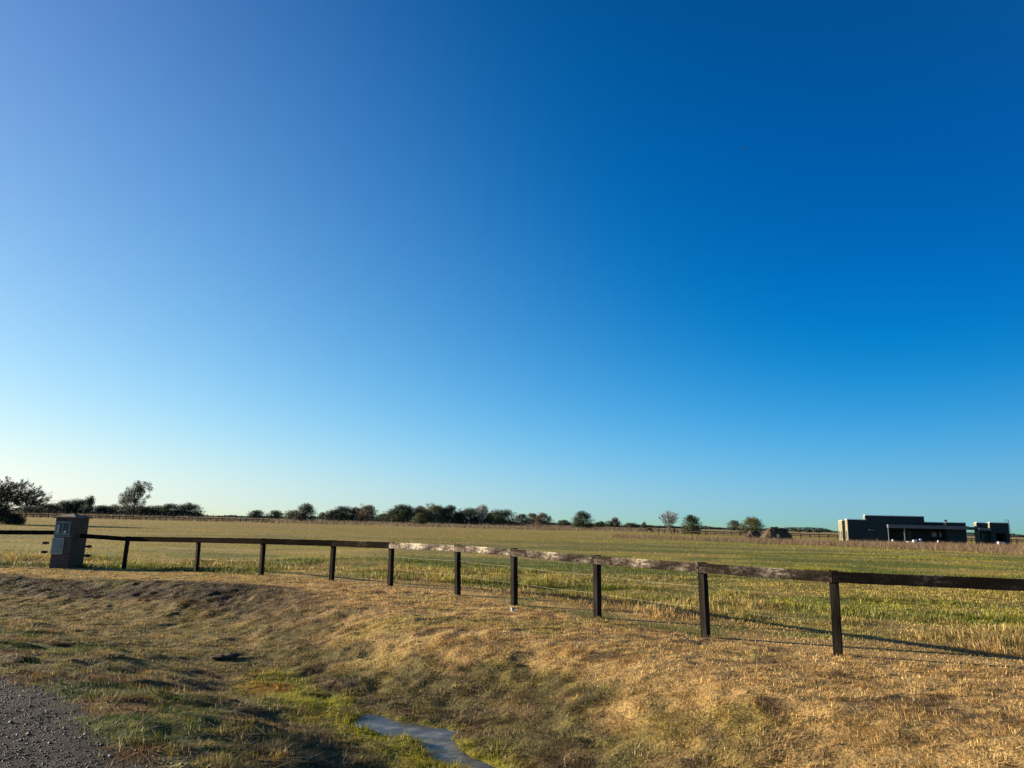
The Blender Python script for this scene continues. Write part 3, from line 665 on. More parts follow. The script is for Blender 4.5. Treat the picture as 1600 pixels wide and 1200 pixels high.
def tree(name, px, w, top, Y, kind, colour, label, cat='tree', group=None, base_frac=.03, dens=1.35):
    p = at(px, top, Y); x = p.x; gz = hz(x, Y); h = p.z - gz; W = w * ((1.42 if group in (G1, G2) else 1.15) if kind in ('round', 'mixed') else 1) * Y / 1110; rr = random.Random(int(px * 7 + Y))
    o = empty(name, (x, Y, gz)); tag(o, label, cat, group)
    ls = max(.14, Y * .00125)
    if kind in ('round', 'mixed', 'open', 'dome', 'bush'):
        blobs = []; nb = {'open': 26, 'dome': 12}.get(kind, 20)
        for k in range(nb):
            t = rr.random() ** .8
            if kind == 'dome':
                zc = h * (.12 + .72 * t); rad = W * .5 * (1 if t < .75 else .8); s = W * .24; a = rr.uniform(0, 6.28); q = rad - s
                blobs.append((math.cos(a) * q * .9, math.sin(a) * q * .9, zc, s, s, s)); continue
            t = (k + rr.random()) / nb
            zc = h * (base_frac + (.97 - base_frac) * t); prof = math.sin(math.pi * min(1, .36 + .56 * t)) ** .45
            s = W * (rr.uniform(.13, .23) if kind != 'open' else rr.uniform(.07, .13)); a = rr.uniform(0, 6.28); q = max(0, (W * .5 * prof - s)) * (rr.random() ** .4)
            sz = s * rr.uniform(.7, 1.0) * (1 if kind == 'open' else min(1.5, max(.7, h / W)))
            zc = min(zc, h - sz * .8); zc = max(zc, sz * .6 + .1)
            blobs.append((math.cos(a) * q, math.sin(a) * q, zc, s, s, sz))
        if kind == 'open':   # tall eucalyptus: explicit clump outline leaning right
            blobs = [(bx * W, (rr.random() - .5) * W * .5, bz * h, r_ * W * 1.4, r_ * W * 1.3, r_ * W * 1.3) for bx, bz, r_ in OPEN]
        if kind in ('round', 'mixed', 'bush'): blobs += [(0, 0, h * .42, W * .36, W * .36, h * .40), (-W * .26, 0, h * .22, W * .24, W * .24, h * .26), (W * .26, 0, h * .22, W * .24, W * .24, h * .26)]
        if kind == 'dome': blobs.append((0, 0, h - W * .46, W * .46, W * .46, W * .46)); blobs.append((0, 0, h * .45, W * .45, W * .45, h * .35))
        area = W * h; n = int(min(11000, area / (ls * ls * .35) * 3.2 * dens * (1.6 if kind == 'open' else 1))) + 120
        P, tone = crown_points(blobs, n)
        if kind in ('round', 'mixed', 'bush'):   # stray tufts that break the outline
            k = n // 12; a = trng.uniform(0, np.pi, k); q_ = trng.uniform(.55, 1.0, k) + .10 * np.sin(a * 9 + px) + .07 * np.sin(a * 23 + 2 * px); P2 = np.stack([np.cos(a) * W * .47 * q_, trng.normal(0, W * .12, k), h * (.42 + .5 * np.sin(a) * q_)], -1)
            P = np.concatenate([P, P2]); tone = np.concatenate([tone, np.ones(k)])
        P[:, 2] = np.maximum(P[:, 2], .05)
        V_, F_, c_ = leaf_quads(P, ls, LEAFC[colour], tone)
        np_mesh('crown', V_, F_, c_, M['leaf'], o)
        m = MB(); r0 = max(.12, W * .035); m.tube((0, 0, -.3), (rr.uniform(-.1, .1) * W * .3, 0, h * .45), r0, r0 * .6, 8)
        for b_ in blobs[:7]: m.tube((0, 0, h * rr.uniform(.15, .4)), b_[:3], r0 * .45, r0 * .15, 5)
        m.build('trunk', M['bark'], o)
        if kind == 'mixed':
            for k in range(3):
                m = MB(); twig_tree(m, Vector((rr.uniform(-.25, .2) * W, 0, h * .55)), Vector((rr.uniform(-.5, .5), rr.uniform(-.3, .3), 1)).normalized(), h * .19, .06, 4, rr, .5, max(.018, Y * .0001))
                m.build('bare_branch', M['twig'], o)
    elif kind == 'bare':
        m = MB(); rm_ = max(.02, Y * .00011)
        stems = 13 if W > 4 else 8
        m2 = MB(); m2.tube((0, 0, -.2), (0, 0, h * .13), W * .03, W * .026, 8)
        for k in range(stems):
            a = ((k + .5) / stems - .5) * 2.5 + rr.uniform(-.08, .08); b0_ = Vector((0, 0, h * rr.uniform(.08, .2)))
            e_ = Vector((math.sin(a) * W * .47, rr.uniform(-.4, .4) * W, h * (.56 + .40 * math.cos(a)))) ; mid_ = b0_.lerp(e_, .5) + Vector((0, 0, h * .05))
            m2.tube(b0_, mid_, W * .013, W * .008, 6); m.tube(mid_, e_, W * .008, rm_, 4, False)
            for q in range(30):
                t_ = rr.uniform(.3, 1); p_ = (b0_.lerp(mid_, t_ * 2) if t_ < .5 else mid_.lerp(e_, t_ * 2 - 1)); dd_ = ((e_ - b0_).normalized() + Vector((rr.gauss(0, .5), rr.gauss(0, .5), rr.gauss(.15, .4)))).normalized()
                L_ = h * rr.uniform(.09, .19) * (1.25 - .5 * t_); f_ = p_ + dd_ * L_; m.tube(p_, f_, rm_ * 1.2, rm_, 3, False)
                for r__ in range(3): m.tube(p_.lerp(f_, rr.uniform(.3, .9)), f_ + Vector((rr.gauss(0, 1), rr.gauss(0, 1), rr.gauss(.3, 1))) * L_ * .35, rm_, rm_ * .8, 3, False)
        m2.build('trunk', M['twig'], o); sx = m.build('bare_branches', M['twig'], o)
        vs = [v.co for v in sx.data.vertices]; mh = max(v.z for v in vs); mw = max(abs(v.x) for v in vs)
        kz = h / mh; kx = W * .5 / mw
        for ch in o.children: ch.scale = (kx, kx, kz)
    return o
OPEN = [(-.1, .7, .12), (.02, .75, .12), (.15, .68, .12), (-.22, .55, .12), (0, .52, .12), (.2, .55, .10), (-.3, .46, .10), (.22, .78, .11), (-.40, .42, .08), (-.33, .50, .09), (-.28, .56, .11), (-.3, .4, .12), (-.25, .36, .10), (-.12, .46, .11), (-.20, .62, .09), (-.17, .75, .10), (-.05, .84, .10), (.08, .76, .10), (.10, .88, .11), (.24, .84, .10), (.33, .92, .09), (.36, .80, .09),
        (.30, .70, .09), (.36, .58, .07), (-.02, .64, .09), (.12, .60, .08), (.02, .34, .12), (.14, .44, .09), (.26, .40, .07), (-.1, .26, .12), (.08, .22, .12), (.22, .28, .10), (.32, .48, .06), (0, .14, .12), (-.3, .66, .05), (.2, .97, .06), (.38, .95, .06)]

tl = [
 ('tree', 50, 36, 790, 300, 'round', 'dark', 'low dark tree just right of the big thorn tree crown', G1), ('tree', 78, 34, 787, 320, 'round', 'dark', 'low hedge tree left of the brick pillar, lower than the next one', G1),
 ('tree', 101, 38, 782.5, 330, 'round', 'dark', 'dark tree right behind the left half of the brick pillar', G1), ('tree', 123, 36, 780, 330, 'round', 'dark', 'dark tree rising behind the pillar cap beside the smooth domed tree', G1),
 ('tree', 142, 17, 773, 325, 'dome', 'dark', 'smooth domed dark tree standing above the left hedgerow', G1), ('tree', 163, 40, 790, 330, 'round', 'dark', 'low flat hedge tree at the right foot of the domed tree', G1),
 ('tree', 190, 40, 789, 340, 'mixed', 'brown', 'brownish hedge tree below the left edge of the tall ragged eucalyptus', G1), ('eucalyptus_tree', 214, 46, 752.5, 320, 'open', 'green', 'tall ragged eucalyptus with gaps in its crown, highest on the left horizon', G1),
 ('tree', 222, 36, 791, 330, 'round', 'dark', 'low hedge tree under the right side of the tall eucalyptus', G1), ('tree', 245, 42, 790, 335, 'round', 'dark', 'low wide hedge tree right of the tall eucalyptus', G1),
 ('tree', 268, 30, 787, 330, 'round', 'dark', 'rounded hedge tree between the wide low one and the twiggy last one', G1), ('tree', 298, 36, 787, 330, 'mixed', 'dark', 'last tree of the left hedgerow, twiggy on its right side', G1),
 ('tree', 402, 28, 797, 420, 'round', 'dark', 'small far tree, left one of the low pair before the twiggy lone tree', G3), ('tree', 431, 28, 797.5, 420, 'round', 'dark', 'small far tree, right one of the low pair before the twiggy lone tree', G3),
 ('tree', 459, 32, 797, 330, 'round', 'olive', 'low olive tree leaning against the left of the dark twiggy tree', G3), ('tree', 479, 34, 788, 280, 'mixed', 'dark', 'dark tree with bare twigs above its left side, alone before the long clump', G3),
 ('tree', 504, 15, 800.5, 700, 'round', 'grey', 'pale hazy tree far off in the gap before the long clump', G3),  # distance haze is put into its grey leaf colour
 ('tree', 523, 30, 796.5, 330, 'round', 'dark', 'leftmost low tree of the long dark clump', G2), ('tree', 538, 34, 791, 330, 'round', 'dark', 'second tree of the long clump, flat topped', G2), ('tree', 556, 26, 792, 335, 'round', 'dark', 'narrow dark tree of the clump left of the twiggy one', G2),
 ('tree', 575, 28, 789.5, 325, 'mixed', 'brown', 'brown twiggy tree just left of the notch in the clump', G2), ('tree', 598, 26, 803, 345, 'round', 'dark', 'low shrubby tree right of the notch in the clump', G2),
 ('tree', 616, 36, 796, 340, 'round', 'green', 'sloping green tree left of the highest crown of the clump', G2), ('tree', 631, 38, 788, 335, 'round', 'green', 'highest rounded crown of the clump, left of the olive shrub', G2),
 ('tree', 655, 42, 791.5, 340, 'mixed', 'dark', 'dark tree behind the olive shrub in the field', G2), ('tree', 679, 38, 789, 335, 'mixed', 'olive', 'olive topped tree right of the olive shrub', G2),
 ('tree', 704, 34, 790, 335, 'round', 'dark', 'pointed dark crown in the middle of the clump', G2), ('tree', 720, 26, 798, 340, 'round', 'dark', 'low crown closing the gap between the pointed tree and the next', G2),
 ('tree', 737, 32, 793.5, 340, 'round', 'dark', 'dark tree just left of the bare tree in the clump', G2), ('bare_tree', 754, 24, 785.5, 330, 'bare', 'dark', 'leafless tree sticking out of the top of the dark clump', G2),
 ('tree', 766, 26, 801, 340, 'round', 'dark', 'low crown at the right foot of the leafless clump tree', G2), ('tree', 786, 40, 796, 335, 'round', 'green', 'broad rounded tree at the right end of the long clump', G2),
 ('tree', 816, 24, 803, 380, 'round', 'grey', 'small greyish tree right of the pale low shed', G3), ('tree', 833, 24, 802, 420, 'round', 'grey', 'pale tree behind, middle of the small group of three', G3),
 ('tree', 849, 28, 802, 360, 'mixed', 'brown', 'reddish brown twiggy tree, right one of the small group of three', G3), ('tree', 881, 26, 812.5, 450, 'round', 'dark', 'very low tree between the small group of three and the bushy round tree', G3),
 ('tree', 911, 34, 799, 290, 'round', 'green', 'bushy round tree standing alone right of the middle', G3), ('tree', 938, 20, 814.5, 420, 'round', 'dark', 'tiny low tree touching the right of the lone bushy tree', G3),
 ('tree', 957, 28, 813, 400, 'round', 'dark', 'low dark tree below the small leafless tree', G3), ('bare_tree', 961, 14, 806, 395, 'bare', 'dark', 'small leafless tree rising from a low dark tree', G3),
 ('tree', 986, 26, 817, 520, 'round', 'dark', 'faint low tree far left of the brown horses', G3), ('tree', 1006, 9, 815.5, 420, 'round', 'grey', 'tiny umbrella shaped tree above the left horse', G3),
 ('bare_tree', 1045, 35, 795.5, 215, 'bare', 'dark', 'large leafless grey tree with a fan of fine twigs, alone on the horizon', G3), ('tree', 1080, 31, 804.5, 210, 'round', 'green', 'dark evergreen right of the large leafless tree', G3),
 ('eucalyptus_tree', 1147, 24, 813, 430, 'round', 'grey', 'pale far tree peeping out left of the bush behind the earth heaps', G3), ('tree', 1174, 38, 808, 205, 'round', 'olive', 'rounded olive bush tree behind the earth heaps', G3),
 ('tree', 1248, 14, 827, 520, 'round', 'dark', 'tiny distant tree just right of the large earth heap', G3), ('tree', 1264, 9, 826.5, 520, 'round', 'dark', 'tiny distant tree, middle of three before the house', G3), ('tree', 1278, 8, 828.5, 520, 'round', 'dark', 'tiny distant tree nearest the dark house', G3),
]
for (nm, px, w, top, Y, kind, colr, lab, grp) in tl:
    if px in (816, 833) or 'shrub' in lab: pass
    tree(nm, px, w, top, Y, kind, colr, lab, 'tree', grp)
tree('shrub', 656, 27, 801.5, 270, 'bush', 'olive', 'olive green shrub standing in the field in front of the dark clump', 'shrub')
# the large thorn tree at the left edge
def thorn():
    Y = 100; px = -6; x = at(px, 800, Y).x; gz = hz(x, Y); o = empty('thorn_tree', (x, Y, gz))
    tag(o, 'large spreading thorn tree cut by the left edge, feathery open crown', 'tree')
    rr = random.Random(12); m = MB(); tips = []; h = at(20, 743, Y).z - gz
    top = Vector((.3, 0, h * .33)); m.tube((0, 0, -.2), top, .28, .2, 9); 
    tm = MB(); tm.tube((0, 0, -.3), top, .30, .2, 9); tm.build('trunk', M['bark'], o)
    for k in range(15):
        a = k / 15 * 6.28 + rr.uniform(-.2, .2); el = rr.uniform(.22, 1.15)
        d0 = Vector((math.cos(a) * math.cos(el), math.sin(a) * math.cos(el), math.sin(el)))
        twig_tree(m, top - Vector((0, 0, rr.uniform(0, .5))), d0, 1.95 * rr.uniform(.85, 1.1), .07, 5, rr, .5, .012, tips, .05)
    bo = m.build('branches', M['bark'], o)
    hw = 74 * Y / 1110; nz = max(v.co.z for v in bo.data.vertices); nx = max(abs(v.co.x) for v in bo.data.vertices); bo.scale = (hw * .93 / nx, hw * .93 / nx, h * .93 / nz)
    P = []; tone = []; cz = h * .50
    for q_ in range(820):
        while True:
            u = Vector((rr.gauss(0, 1), rr.gauss(0, 1), rr.gauss(0, 1))).normalized()
            if u.z > -.42: break
        r_ = rr.random() ** .42 * rr.uniform(.86, 1.03); c = Vector((u.x * r_ * hw, u.y * r_ * hw * .8, cz + u.z * r_ * h * (.47 if u.z > 0 else .36)))
        ax = (u + Vector((rr.gauss(0, .35), rr.gauss(0, .35), rr.gauss(.25, .35)))).normalized(); t = math.exp(rr.gauss(0, .25)); Ln = rr.uniform(.35, .8)
        for k in range(34): P.append(tuple(c + ax * rr.uniform(-.5, .5) * Ln + Vector((rr.gauss(0, .09), rr.gauss(0, .09), rr.gauss(0, .09))))); tone.append(t)
    P = np.array(P)
    V_, F_, c_ = leaf_quads(P, .155, LEAFC['thorn'], np.array(tone)); np_mesh('crown', V_, F_, c_, M['leaf'], o)
thorn()
tree('shrub', 2, 66, 789, 98, 'bush', 'dark', 'dense dark shrub under the thorn tree at the left edge', 'shrub', None, .02, 2.0)
tree('shrub', 26, 34, 804, 97, 'bush', 'dark', 'low dark shrub spilling right from under the thorn tree', 'shrub', None, .0, 2.0)

# far woods: one mass
n = 70000; X = trng.uniform(-1500, 1700, n); Yd = 1250 + 120 * np.sin(X * .004) + trng.uniform(-12, 12, n)
hh = 2.0 + 7.0 * np.clip(fbm(X * .011, X * 0 + 3, 501, 3) - .42, 0, 1) * 2 + 2.2 * vn(X * .06, X * 0, 502)
P = np.stack([X, Yd, 0.3 + hh * trng.random(n)], -1)
V_, F_, c_ = leaf_quads(P, 2.6, (.05, .06, .045)); tag(np_mesh('far_woods', V_, F_, c_, M['leaf']), 'thin line of distant woods along the whole horizon', kind='stuff')
# dry weeds along the left and middle field edge
n = 26000; kx = trng.uniform(-.85, .25, n); Yd = trng.uniform(205, 325, n); X = kx * Yd
X, Yd = X[keepw := (fbm(X * .05, Yd * .05, 510, 2) > .40)], Yd[keepw]
tag(blades('dry_weeds', X, Yd, trng.uniform(.4, 1.0, len(X)), .16 + 0 * X, jitter(np.tile((.13, .10, .062), (len(X), 1)), .25), lean=.25, seg=1), 'brown dead weeds between the far fences and the hedgerow trees', kind='stuff')

# ---------------------------------------------------------------- far fences
def far_fence(name, label, A, B, n, boards, post_h, pw, mp, mrail=None, wires=()):
    a = at(A[0], 815, A[1]); b = at(B[0], 825, B[1]); o = empty(name, (a.x, a.y, hz(a.x, a.y))); tag(o, label, 'fence'); OL = o.location
    tops = []; proto = None
    for i in range(n):
        t = i / (n - 1); x = a.x + (b.x - a.x) * t; y = a.y + (b.y - a.y) * t; g = hz(x, y); tops.append(Vector((x, y, g)))
        if proto is None: proto = MB().box(-pw, pw, -pw, pw, -.3, post_h).build('post', mp, o); c = proto
        else: c = proto.copy(); C.objects.link(c); c.parent = o
        c.location = (x - OL.x, y - OL.y, g - OL.z); c.scale = (1, 1, rnd.uniform(.95, 1.07))
    for (z0, z1) in boards:
        m = MB()
        for p, q in zip(tops[:-1], tops[1:]):
            u = (q - p).normalized(); nn = Vector((u.y, -u.x, 0)) * (pw + .02); p_ = p - OL + nn; q_ = q - OL + nn; k = nn.normalized() * .03
            m.hexa([p_ + Vector((0, 0, z0)), q_ + Vector((0, 0, z0)), q_ - k + Vector((0, 0, z0)), p_ - k + Vector((0, 0, z0)), p_ + Vector((0, 0, z1)), q_ + Vector((0, 0, z1)), q_ - k + Vector((0, 0, z1)), p_ - k + Vector((0, 0, z1))])
        m.build('rail', mrail or mp, o)
    for z in wires:
        m = MB()
        for p, q in zip(tops[:-1], tops[1:]): m.tube(p - OL + Vector((0, 0, z)), q - OL + Vector((0, 0, z)), .012, .012, 3, False)
        m.build('wire', M['grey_post'], o)
    return o
far_fence('rail_fence', 'dark low rail fence crossing the field behind the brick pillar', (-60, 188), (420, 225), 46, [(.72, .92), (.30, .45)], 1.05, .07, M['far_rail'])
far_fence('wire_fence', 'grey post and wire fence with tall posts in front of the left hedgerow', (-60, 232), (585, 262), 72, [], 2.0, .06, M['grey_post'], None, (.6, 1.1, 1.6))
far_fence('wire_fence', 'grey posts standing against the foot of the long dark clump', (586, 300), (880, 318), 14, [], 2.3, .07, M['grey_post'], None, (.6, 1.1, 1.6))
far_fence('rail_fence', 'low brown fence between the lone bushy tree and the large leafless tree', (800, 330), (1030, 262), 40, [(.70, .95), (.25, .45)], 1.15, .07, M['far_rail'])
far_fence('rail_fence', 'paddock fence of upright posts beside the brown horses', (1019, 206), (1102, 192), 9, [(.80, .98)], 1.35, .09, M['far_rail'])
far_fence('rail_fence', 'dark double rail fence passing behind the earth heaps and the house', (1092, 200), (1700, 158), 40, [(.80, 1.06), (.42, .60)], 1.12, .09, M['far_rail'])

# ---------------------------------------------------------------- horses
def horse(px, Y, rz, graze, label):
    a = at(px, 828, Y); o_root = D.meshes.new('horse')
    J = {'hip': (-.62, 0, 1.22), 'loin': (-.15, 0, 1.20), 'chest': (.42, 0, 1.16), 'neck': (.72, 0, 1.18 if graze else 1.42), 'poll': (1.10, 0, .72 if graze else 1.78), 'muzzle': (1.30, 0, .22 if graze else 1.52)}
    names = list(J); V_ = [J[k] for k in names]; E_ = [(i, i + 1) for i in range(5)]; Rr = [.30, .31, .29, .19, .13, .08]
    for (sx, top, pts) in ((-.62, 0, [(-.66, .92), (-.74, .55), (-.70, .05)]), (.42, 2, [(.46, .85), (.44, .48), (.44, .05)])):
        for sy in (-.17, .17):
            prev = top
            for j, (x, z) in enumerate(pts):
                V_.append((x + (.08 if sy > 0 else 0), sy, z)); E_.append((prev, len(V_) - 1)); Rr.append((.16, .08, .05)[j]); prev = len(V_) - 1
    for s in (-.06, .06): V_.append((1.06, s, .90 if graze else 1.95)); E_.append((4, len(V_) - 1)); Rr.append(.03)
    o_root.from_pydata(V_, E_, []); ob = link(D.objects.new('horse', o_root)); o_root.materials.append(M['horse'])
    sk = ob.modifiers.new('skin', 'SKIN'); 
    if not o_root.skin_vertices: 
        o_root.attributes
    return ob, Rr, a
def make_horse(px, Y, rz, graze, label):
    ob, Rr, a = horse(px, Y, rz, graze, label); me = ob.data
    sv = me.skin_vertices[0].data if len(me.skin_vertices) else None
    if sv is None: print('NO SKIN LAYER')
    else:
        for i, r in enumerate(Rr): sv[i].radius = (r, r)
        sv[0].use_root = True
    s2 = ob.modifiers.new('sub', 'SUBSURF'); s2.levels = 1; s2.render_levels = 1
    ob.location = (a.x, Y, hz(a.x, Y)); ob.rotation_euler = (0, 0, rz); tag(ob, label, 'horse')
    m = MB(); m.tube((-.84, 0, 1.2), (-1.0, 0, .9), .06, .08, 6); m.tube((-1.0, 0, .9), (-.98, 0, .45), .08, .02, 6); m.build('tail', M['tensioner'], ob)
make_horse(1013.5, 212, 0.15, True, 'brown horse grazing with its head down, left of the paddock fence posts')
make_horse(1053, 200, 1.15, False, 'dark brown horse seen from behind, by the foot of the large leafless tree')

# ---------------------------------------------------------------- earth heaps
def mound(px0, px1, top, Y, label, seed, flat):
    a = at(px0, 840, Y); b = at(px1, 840, Y); cx = (a.x + b.x) / 2; W = (b.x - a.x) / 2; g = hz(cx, Y); h = at((px0 + px1) / 2, top, Y).z - g
    n = 90; u = np.linspace(-1.15, 1.15, n); UX, UY = np.meshgrid(u, u); r = np.sqrt(UX ** 2 + UY ** 2) + (fbm(UX * 2, UY * 2, seed, 3) - .5) * .35
    Z = h * (1 - ss(flat, 1.0, r)) * (.86 + .3 * fbm(UX * 3, UY * 3, seed + 1, 3)) + (fbm(UX * 9, UY * 9, seed + 2, 3) - .5) * .28 * ss(1.05, .8, r) - .08
    V_ = np.stack([UX * W, UY * W * .75, Z], -1).reshape(-1, 3); idx = np.arange(n * n).reshape(n, n); F_ = np.stack([idx[:-1, :-1], idx[:-1, 1:], idx[1:, 1:], idx[1:, :-1]], -1).reshape(-1, 4)
    o = np_mesh('earth_heap', V_, F_, None, M['mound']); o.location = (cx, Y, g); tag(o, label, 'earth heap')
mound(1185, 1243, 824.5, 150, 'large flat topped heap of dug earth left of the dark house', 601, .30)
mound(1156, 1197, 827.5, 160, 'smaller heap of dug earth left of the large heap', 611, .15)

# ---------------------------------------------------------------- pale low shed far away
a = at(789, 816, 345); b = at(811, 816, 345); g = hz(a.x, 345); zt = at(800, 814.5, 345).z - g; o = empty('shed', (a.x, 345, g)); tag(o, 'low pale roofed shed at the right end of the dark clump', 'shed'); Lw = b.x - a.x
MB().box(0, Lw, 0, 4, -.2, zt - .35).build('wall', M['grey_post'], o); MB().hexa([(-.2, -.3, zt - .35), (Lw + .2, -.3, zt - .35), (Lw + .2, 4.3, zt - .05), (-.2, 4.3, zt - .05), (-.2, -.3, zt - .25), (Lw + .2, -.3, zt - .25), (Lw + .2, 4.3, zt + .1), (-.2, 4.3, zt + .1)]).build('roof', M['roof_and_sky_pane'], o)

# ---------------------------------------------------------------- the house
TH = R(13.0); HY = 150.0; cT, sT = math.cos(TH), math.sin(TH)
HX = at(1326, 835, HY).x; HG = hz(HX, HY)
house = empty('house', (HX, HY, HG), -TH)
tag(house, 'long low flat roofed dark house with cream end walls and a deep veranda', 'house')
def U(px, v=0):
    d = ray(px, 835); k = d.x / d.y
    return (k * (HY + v * cT) - HX - v * sT) / (cT + k * sT)
def ZZ(px, py, v=0):
    u = U(px, v); return at(px, py, HY - u * sT + v * cT).z - HG
def part(name, m, x0, x1, y0, y1, z0, z1, parent=None): return MB().box(x0, x1, y0, y1, z0, z1).build(name, M[m], parent or house)
DP = 8.0
zA = ZZ(1315, 813.5, 2.2); zM = ZZ(1335, 812, 0); zR = ZZ(1400, 806.5, 0); zC = ZZ(1460, 816.5, 1.4); zB = ZZ(1495, 817, 0); z3 = ZZ(1537, 817.2, .85); z4 = ZZ(1563, 817.2, 0)
sl1 = ZZ(1450, 820.8, -1.2); sl0 = ZZ(1450, 826.2, -1.2)
def flash(x0, x1, y, z, d): 
    MB().box(x0 - .08, x1 + .08, y - .08, y + .25, z + .003, z + .13).box(x0 - .08, x0 + .2, y + .253, y + d, z + .003, z + .13).build('parapet_flashing', M['flashing'], house)
# left rear wing
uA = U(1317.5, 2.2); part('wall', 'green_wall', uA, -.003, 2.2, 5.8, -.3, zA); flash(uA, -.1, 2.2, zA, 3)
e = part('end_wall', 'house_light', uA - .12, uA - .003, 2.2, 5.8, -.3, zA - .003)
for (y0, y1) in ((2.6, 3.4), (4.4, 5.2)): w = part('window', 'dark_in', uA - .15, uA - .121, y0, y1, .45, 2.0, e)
# main block
u1 = U(1354); u2 = U(1386); u3 = U(1446); u4 = U(1480.5); u5 = U(1510.5)
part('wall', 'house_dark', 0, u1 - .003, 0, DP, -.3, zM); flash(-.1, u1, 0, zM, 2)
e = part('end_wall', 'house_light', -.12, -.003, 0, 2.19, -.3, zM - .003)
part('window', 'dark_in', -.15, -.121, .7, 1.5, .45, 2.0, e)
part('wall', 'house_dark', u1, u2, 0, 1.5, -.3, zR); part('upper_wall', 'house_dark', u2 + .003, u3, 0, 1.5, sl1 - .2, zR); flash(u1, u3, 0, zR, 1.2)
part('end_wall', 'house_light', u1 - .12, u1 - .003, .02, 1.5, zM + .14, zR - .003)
part('back_wall', 'dark_in', u2 + .003, u4, 3.4, DP, -.3, sl1 - .203)
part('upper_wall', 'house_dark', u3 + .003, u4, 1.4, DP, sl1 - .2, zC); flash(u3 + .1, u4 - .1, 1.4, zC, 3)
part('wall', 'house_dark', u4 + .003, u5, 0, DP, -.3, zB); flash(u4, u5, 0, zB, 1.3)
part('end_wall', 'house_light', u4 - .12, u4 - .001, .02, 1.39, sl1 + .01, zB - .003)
part('veranda_roof', 'slab', u2, u5 + .1, -1.3, -.003, sl0, sl1); part('veranda_ceiling', 'slab', u2 + .01, u4 - .15, .0, 3.38, sl0 + .05, sl1 - .21)
part('floor_slab', 'slab', u2, u5 + .3, -1.5, -.003, -.3, .12)
part('column', 'house_light', U(1413, -1), U(1414.6, -1), -1.15, -.85, .123, sl0 - .003)
part('column', 'slab', U(1388, -1), U(1389.4, -1), -1.15, -.85, .123, sl0 - .003)
w = part('sliding_door', 'green_wall', U(1418, 3.3), U(1424, 3.3), 3.3, 3.397, .05, 2.4)
for (a_, b_) in ((1455.5, 1463.5), (1467, 1475)):
    f = part('window', 'slab', U(a_, 3.3), U(b_, 3.3), 3.3, 3.397, ZZ(a_, 839, 3.3), ZZ(a_, 831.3, 3.3))
    x0_, x1_ = U(a_, 3.3), U(b_, 3.3); xm = (x0_ + x1_) / 2
    for (p0, p1) in ((x0_ + .08, xm - .05), (xm + .05, x1_ - .08)): part('pane', 'roof_and_sky_pane', p0, p1, 3.27, 3.297, ZZ(a_, 838.5, 3.3), ZZ(a_, 831.9, 3.3), f)  # pale pane colour stands in for sky light seen through the windows
f = part('front_door', 'dark_in', U(1359.5), U(1366), -.05, -.003, .0, 2.3); part('door_canopy', 'slab', U(1358), U(1367), -.5, -.003, 2.35, 2.5)
part('window', 'dark_in', U(1331), U(1335), -.04, -.003, .5, 2.2); 
MB().box(U(1484.5), U(1487), 2, 2.5, zB - .1, ZZ(1486, 813)).box(U(1484), U(1487.5), 1.93, 2.57, ZZ(1486, 813) + .002, ZZ(1486, 812)).build('chimney', M['dark_in'], house)
# link beam and carport end
u6 = U(1524.3, 1.5); u7 = U(1548.6); u8 = U(1577.6)
part('link_beam', 'green_wall', u5 + .003, u6, .6, 1.6, ZZ(1517, 828), ZZ(1517, 823.4))
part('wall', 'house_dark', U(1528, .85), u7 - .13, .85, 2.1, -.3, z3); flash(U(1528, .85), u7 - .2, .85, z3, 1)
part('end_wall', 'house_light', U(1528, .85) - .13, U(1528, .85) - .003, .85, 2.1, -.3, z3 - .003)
part('side_wall', 'green_wall', u6 + .003, u6 + .3, .2, .84, -.3, ZZ(1524, 828.5)); part('porch_roof', 'slab', u6 + .003, u7 - .14, -.5, .84, ZZ(1537, 829), ZZ(1537, 825))
part('door', 'green_wall', U(1534, .8), U(1537, .8), .80, .847, 0, 2.2)
g0, g1 = U(1556.5), U(1572.5); gt = ZZ(1565, 833.5)
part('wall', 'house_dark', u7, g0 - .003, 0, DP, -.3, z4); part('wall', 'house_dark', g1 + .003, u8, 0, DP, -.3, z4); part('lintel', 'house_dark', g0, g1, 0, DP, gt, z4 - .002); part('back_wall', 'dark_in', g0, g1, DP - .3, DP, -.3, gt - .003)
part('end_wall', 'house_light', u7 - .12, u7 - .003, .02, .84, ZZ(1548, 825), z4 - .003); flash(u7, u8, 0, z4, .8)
# mast
def hpt(px, py, v): 
    u = U(px, v); return Vector((HX + u * cT + v * sT, HY - u * sT + v * cT, at(px, py, HY - u * sT + v * cT).z))
b = hpt(1579.5, 850, .5); t = hpt(1578, 812.5, .5); o = empty('antenna_mast', (b.x, b.y, hz(b.x, b.y))); tag(o, 'thin antenna mast at the right end of the house', 'mast'); OL = o.location
MB().tube((0, 0, -.2), t - OL, .06, .045, 7).build('pole', M['rust'], o); m = MB()
l = hpt(1571.5, 812.2, .5) - OL; r_ = hpt(1579, 812.6, .5) - OL; m.tube(l, r_, .03, .03, 5); l2 = hpt(1572, 814.5, .5) - OL; m.tube(l2, hpt(1578.5, 815, .5) - OL, .03, .03, 5); m.tube(l, l2, .03, .03, 5); m.build('cross_arm', M['rust'], o)

